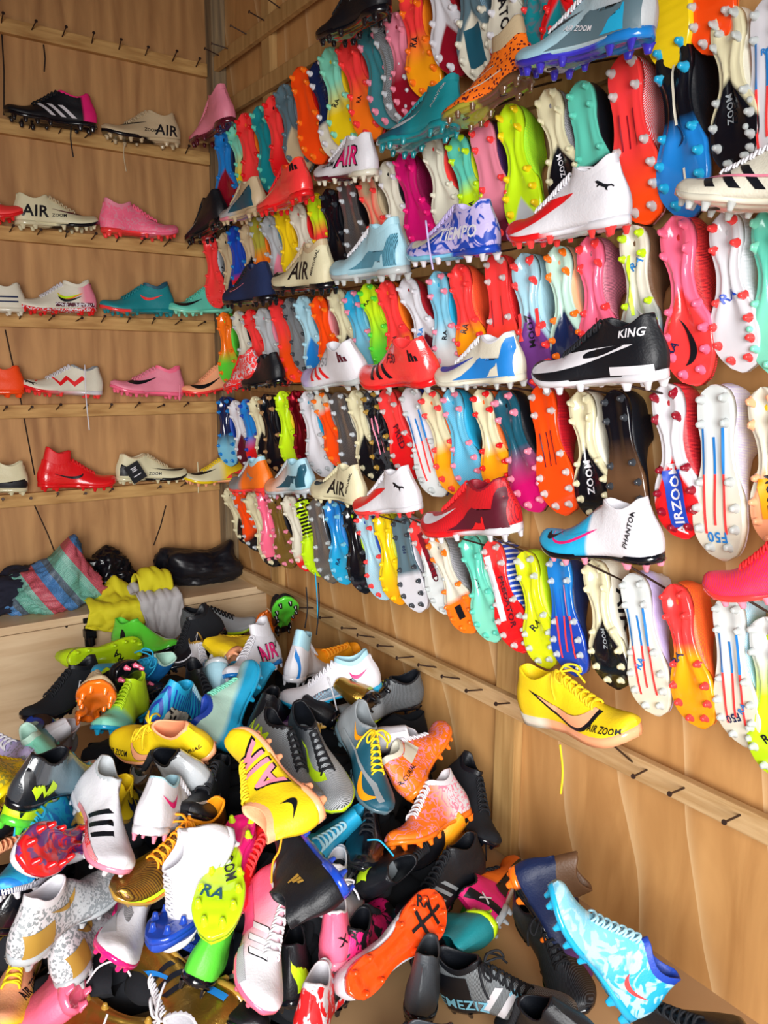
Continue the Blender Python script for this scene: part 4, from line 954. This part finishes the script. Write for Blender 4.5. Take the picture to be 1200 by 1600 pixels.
H((398, 1132), (508, 1240), 30, 'grey patterned boot with lime letters on its side and a lime plate', 'grey*lines:dark_grey', 'black>lime@.6', stud='lime', lace='black', collar='black', marks=['tx=NM:lime@.16,.2,.12'], lift=.14)
H((462, 1112), (536, 1252), 75, 'silver boot with a lime swoosh and black laces beside the grey patterned one', 'dark_grey>silver@.45~.2*lines:dark_grey', 'lime', lace='black', collar='black', marks=['sw:lime@.35,.78,.12,.24'], lift=.15)
H((545, 1108), (612, 1258), 50, 'petrol and grey boot with yellow laces', 'grey>petrol@.35~.2', 'slate', lace='yellow', collar='grey', marks=['sw:amber@.6,.9,.05,.16', 'sw:amber@.25,.4,.2,.3', 'bar:grey@.2,.95,.14,.16'], lift=.16, bow=True)
H((592, 1048), (435, 1078), 158, 'white boot with pink swoosh and dark dotted side, blue plate, near the right wall', 'white', 'cyan', lace='white', collar='light_blue', marks=['sw:hot_pink@.1,.28,.18,.26', 'flame:maroon*mesh:sky_blue@.2,.75,.06,.2', 'hang=white:548,1050;556,1075;562,1100'], lift=.17, kind='mid')
H((455, 1040), (505, 1020), 30, 'white high boot with a blue heel line, behind the white dotted boot', 'white', 'white', kind='sock', collar='light_blue', lace='white', tilt='F', marks=['bar:blue@.02,.05,.05,.35'], lift=.10)
H((545, 1025), (490, 1020), 130, 'amber boot with lime lining against the right wall', 'amber', 'black', lace='amber', collar='amber', tilt='N', lift=.02)
H((660, 1072), (522, 1108), 140, 'silver toed black boot below the white dotted boot by the wall', 'black>silver@.55~.1*lines:grey', 'black>lime@.5', lace='black', lift=.06)
H((598, 1118), (640, 1098), -35, 'gold boot with a black sole turned to the wall and yellow laces', 'gold%', 'black', stud='black', lace='yellow', tilt='F', lift=.12, marks=['bar:lime@.1,.9,.06,.09'])
H((622, 1228), (678, 1122), 20, 'orange and white worm-patterned boot standing toe up by the wall', 'orange*worm:rose', 'orange', lace='white', collar='ivory', kind='mid', marks=['tx=MERCURIAL:black@.06,.18,.04', 'bar:ivory@.2,.45,.2,.33'], lift=.12)
H((722, 1240), (604, 1298), 170, 'orange and white worm-patterned boot lying with its toe down left', 'white>orange@.35~.15*worm:rose', 'orange', lace='white', collar='white', kind='mid', lift=.14)
H((706, 1200), (782, 1305), 30, 'dull black boot on the right edge of the heap by the wall stud', 'black=', 'black', lace='black', lift=.02, kind='mid', marks=['hang=black:770,1270;790,1290;793,1330'])
H((572, 1388), (700, 1295), 100, 'black boot with three red stripes and a lime heel tag', 'black', 'black', lace='black', marks=['st:red@.45,.85,.12,.24', 'heel:lime@.0,.35,.08,.16', 'bar:lime@.01,.16,.1,.2'], lift=.13, collar='black')
H((750, 1330), (626, 1415), 140, 'black boot with three dim grey stripes below the red striped one', 'black', 'black', lace='black', marks=['st:grey@.45,.8,.1,.2'], lift=.10)
H((748, 1430), (785, 1338), 15, 'boot with an orange toe and hot pink heel, black cross band', 'hot_pink>orange@.42~.03', 'silver', lace='black', marks=['bar:black@.05,.12,.05,.34', 'flame:black@.3,.9,.05,.16', 'tx=X:white@.1,.2,.08'], tilt='F', lift=.03, collar='black')
H((572, 1548), (724, 1398), -72, 'bright orange red sole with black cross shapes, front of the heap', 'white', 'deep_orange', stud='deep_orange', sole='p', marks=['sbar:black@.60,.92,-.015,.01', 'sbar:black@.68,.71,-.11,.08', 'sbar:black@.80,.83,-.08,.08', 'stx=RA:black@.8,-.1,.08,-130'], lift=.24)
H((738, 1490), (800, 1390), -62, 'green translucent sole with tall pale studs beside the stud', 'green', 'green>lime@.3', stud='lime', sole='p', lift=.03)
H((752, 1462), (610, 1452), 60, 'teal boot peeping out under the orange red sole', 'teal>sky_blue@.5', 'lime', lace='teal', lift=-.04)
H((655, 1560), (690, 1440), 80, 'dark grey boot with an open collar beside the white striped black one', 'dark_grey', 'black', lace='black', collar='dark_grey', tilt='f', lift=.02, kind='mid')
H((692, 1528), (890, 1568), 50, 'large black and silver boot with three white stripes and blue lettering at the front', 'grey*lines:black', 'black', lace='black', collar='black', kind='mid', marks=['st:white@.34,.8,.06,.24', 'bar:black@.02,.3,.04,.3', 'tx=NEMEZIZ:sky_blue@.18,.10,.08', 'tx=NEMEZIZ:sky_blue@.78,.12,.07,-35'], lift=.08, bow=True)
H((735, 1660), (562, 1632), 130, 'dark boot lying along the bottom edge left of the silver striped boot', 'dark_grey*mesh:black', 'navy', lace='black', lift=.02, marks=['sw:grey@.4,.6,.16,.2'])
H((826, 1352), (928, 1515), 18, 'worn navy boot with orange plate edges and a brown collar against the wall', 'navy>purple@.7~.2', 'orange>black@.1', kind='sock', collar='brown', lace='', lift=.04)
H((812, 1405), (912, 1562), 75, 'black mesh boot with black laces in front of the worn navy one', 'black*mesh:dark_grey', 'black', lace='black', lift=.07, bow=True)
H((1022, 1572), (880, 1370), 168, 'light blue and white boot leaning on the right wall with a royal blue collar', 'cyan>sky_blue@.45~.3*marble:light_blue', 'cyan', kind='mid', collar='royal_blue', lace='light_blue', marks=['sw:coral@.12,.32,.12,.19'], lift=.10, kmin=.8, L=.27)
H((905, 1610), (775, 1590), 120, 'black laced boot at the bottom edge under the light blue boot', 'black', 'black', lace='black', lift=.02)
H((1010, 1596), (1135, 1612), 60, 'black boot with white stripe ends at the bottom right', 'black', 'black', lace='black', marks=['st:white@.1,.4,.08,.2'], lift=.02)
H((272, 1600), (62, 1548), -60, 'glossy gold sole with green tinted studs at the bottom left', 'gold%', 'gold%', stud='gold', lace='white', sole='p', marks=['st:black@.4,.7,.08,.2', 'bar:blue@.6,.9,.1,.13', 'hang=white:150,1545;140,1570;120,1598'], lift=.08)
H((362, 1600), (188, 1508), 35, 'gold boot with black stripes, a blue outline and white laces at the bottom left', 'gold%', 'gold', lace='white', collar='white', marks=['st:black@.36,.72,.08,.26', 'bar:blue@.55,.97,.16,.18', 'bar:blue@.93,.96,.07,.17', 'bar:blue@.08,.25,.1,.15'], lift=.10, bow=True)
H((48, 1462), (0, 1585), 105, 'yellow and peach boot toe down at the left edge, AIR ZOOM lettering', 'yellow^peach@.12~.06', 'peach', lace='yellow', marks=['tx=AIR ZOOM:black@.6,.14,.045'], lift=.05)
H((368, 1420), (236, 1498), -30, 'royal blue boot sole side out below the lime pink-heeled sole', 'royal_blue', 'navy>royal_blue@.5', stud='royal_blue', lift=.05)
H((420, 1358), (426, 1566), 55, 'large pink and white boot with outlined stripes, pink studs, toe at the front', 'pink>white@.5~.4', 'pink', stud='pink', lace='white', collar='white', marks=['st:black@.42,.80,.12,.24', 'st:white@.43,.79,.127,.236', 'bar:hot_pink*mesh:rose@.15,.5,.05,.15', 'bar:grey*mesh:white@.6,.85,.05,.1'], lift=.16, foot=-1)
H((512, 1418), (405, 1292), 10, 'glossy black and purple boot with a small gold three-bar mark', 'black>navy@.75~.3', 'royal_blue>purple@.5', lace='', collar='black', kind='mid', marks=['tri:gold@.2,.3,.2,.28'], lift=.16)
H((520, 1480), (538, 1365), 80, 'pink heeled white boot with white laces right of the glossy black one', 'pink>white@.3~.2', 'rose', lace='white', collar='white', tilt='F', lift=.13, bow=True, marks=['tx=X:black@.04,.2,.06'])
H((480, 1600), (530, 1488), 70, 'white and red boot with black marbled side at the front middle', 'red*marble:white', 'black', lace='white', collar='white', lift=.05, marks=['bar:red@.0,.05,.1,.3', 'flame:black@.4,.9,.1,.2'])
H((452, 1535), (482, 1432), 70, 'black boot with a lime heel tag beside the large pink and white boot', 'black', 'black', lace='black', marks=['heel:lime@.0,.3,.1,.3'], lift=.03)
H((318, 1500), (368, 1470), 50, 'green heeled boot with black band beside the silver striped black one', 'green>black@.4~.05', 'black', tilt='F', lift=-.06, lace='black')
H((352, 1470), (412, 1590), 40, 'black boot with grey stripes under the large pink and white boot', 'black', 'black', lace='black', marks=['st:grey@.42,.85,.08,.24'], lift=.06, kind='mid')
H((540, 1505), (600, 1395), 70, 'black boot with hot pink sides next to the orange red sole', 'hot_pink*marble:black', 'maroon', lace='black', collar='black', lift=.06)
H((530, 1300), (478, 1330), 100, 'bright cyan high boot with an open collar in the middle right of the heap', 'cyan', 'white', kind='sock', collar='cyan', lace='light_blue', tilt='N', lift=.10, marks=['hang=cyan:545,1288;562,1288;575,1300;585,1312'])
H((512, 1400), (548, 1312), 75, 'white textured boot toe under the cyan collar', 'white*mesh:silver', 'white', lace='white', tilt='F', lift=.06)
H((578, 1230), (570, 1340), 85, 'smooth black boot toe between the petrol boot and red striped boot', 'black+', 'black', lace='black', lift=.06, kind='mid')
H((690, 1300), (740, 1285), 60, 'amber boot end beside the dull black boot at the wall', 'amber', 'amber', tilt='F', lift=.02)
H((405, 1130), (440, 1075), 75, 'black boot with white outline heel and pale lace, under the white boots', 'black', 'black', kind='mid', lace='silver', tilt='F', lift=.12, marks=['sw:white@.05,.5,.1,.2', 'sw:black@.08,.49,.11,.19'])
H((472, 938), (422, 958), -60, 'orange sole with beige laces at the very top of the heap', 'beige', 'orange', lace='beige', tilt='N', lift=.10, stud='orange', marks=['hang=beige:445,945;455,960;460,990'])
H((448, 1010), (455, 965), -65, 'black sole with a green centre at the corner of the heap', 'black', 'black!green@.2', stud='black', tilt='N', lift=.01)
H((380, 1045), (445, 1015), -40, 'peach plate of a boot under the white pink-lettered boot', 'yellow', 'peach', tilt='F', lift=.05)
H((300, 1010), (330, 1060), 60, 'white boot with gold collar beside the big black boot', 'white', 'white', lace='white', collar='gold', tilt='N', lift=.02)
H((345, 1215), (300, 1250), 130, 'black toe with a white line between the yellow lettered boot and white boot', 'black', 'black', lace='black', tilt='N', lift=.12, marks=['sw:white@.5,.95,.14,.16'])
H((395, 1300), (375, 1390), 60, 'coral red boot edge behind the lime pink-heeled sole', 'red', 'coral', lace='coral', lift=.06)
H((150, 1260), (215, 1230), 60, 'yellow boot with a small dark swoosh behind the white red-lettered boot', 'yellow', 'gold', lace='yellow', lift=.04, marks=['sw:navy@.5,.8,.1,.2'])
H((0, 1420), (110, 1355), 60, 'glossy black boot under the pixel-patterned boot at the left', 'black+', 'black', lace='black', lift=.04)
H((20, 1300), (-30, 1340), 60, 'orange brown boot edge at the left edge under the lime boot', 'peach', 'yellow', lift=.03, tilt='N')
H((5, 1275), (60, 1262), 60, 'black boot at the left edge under the lime zigzag boot', 'black', 'black', lift=.04, tilt='F')
H((60, 1320), (130, 1300), 30, 'yellow and peach boot toe behind the deep blue boot', 'yellow>peach@.7', 'peach', lift=.02, tilt='F', lace='')
H((235, 1300), (300, 1310), 60, 'glossy dark boot under the pink swoosh white boot', 'black+', 'black', lift=.02)
H((345, 1050), (300, 1120), 60, 'pale blue boot tongue behind the ridged blue boot', 'light_blue', 'silver', lift=-.08, tilt='F', lace='white')
H((500, 1115), (480, 1075), 60, 'black boot with a white edge under the white dotted boot', 'black', 'black', lift=.02, tilt='F')
H((470, 1150), (440, 1130), 60, 'purple boot with gold edge between the grey patterned and silver boots', 'purple', 'gold', lift=.06, tilt='F', lace='purple')
H((600, 1150), (650, 1165), 60, 'white and navy boot behind the orange worm-patterned boot', 'white>navy@.6', 'navy', lift=.06, tilt='F', lace='white')
H((150, 1075), (185, 1060), 60, 'yellow green boot end below the sky blue boot', 'lime', 'lime', lift=.02, tilt='F')
H((175, 1080), (235, 1065), -20, 'black sole edge under the sky blue boot', 'black', 'black', lift=.02, tilt='F')
# boots buried inside the heap: nobody could count them
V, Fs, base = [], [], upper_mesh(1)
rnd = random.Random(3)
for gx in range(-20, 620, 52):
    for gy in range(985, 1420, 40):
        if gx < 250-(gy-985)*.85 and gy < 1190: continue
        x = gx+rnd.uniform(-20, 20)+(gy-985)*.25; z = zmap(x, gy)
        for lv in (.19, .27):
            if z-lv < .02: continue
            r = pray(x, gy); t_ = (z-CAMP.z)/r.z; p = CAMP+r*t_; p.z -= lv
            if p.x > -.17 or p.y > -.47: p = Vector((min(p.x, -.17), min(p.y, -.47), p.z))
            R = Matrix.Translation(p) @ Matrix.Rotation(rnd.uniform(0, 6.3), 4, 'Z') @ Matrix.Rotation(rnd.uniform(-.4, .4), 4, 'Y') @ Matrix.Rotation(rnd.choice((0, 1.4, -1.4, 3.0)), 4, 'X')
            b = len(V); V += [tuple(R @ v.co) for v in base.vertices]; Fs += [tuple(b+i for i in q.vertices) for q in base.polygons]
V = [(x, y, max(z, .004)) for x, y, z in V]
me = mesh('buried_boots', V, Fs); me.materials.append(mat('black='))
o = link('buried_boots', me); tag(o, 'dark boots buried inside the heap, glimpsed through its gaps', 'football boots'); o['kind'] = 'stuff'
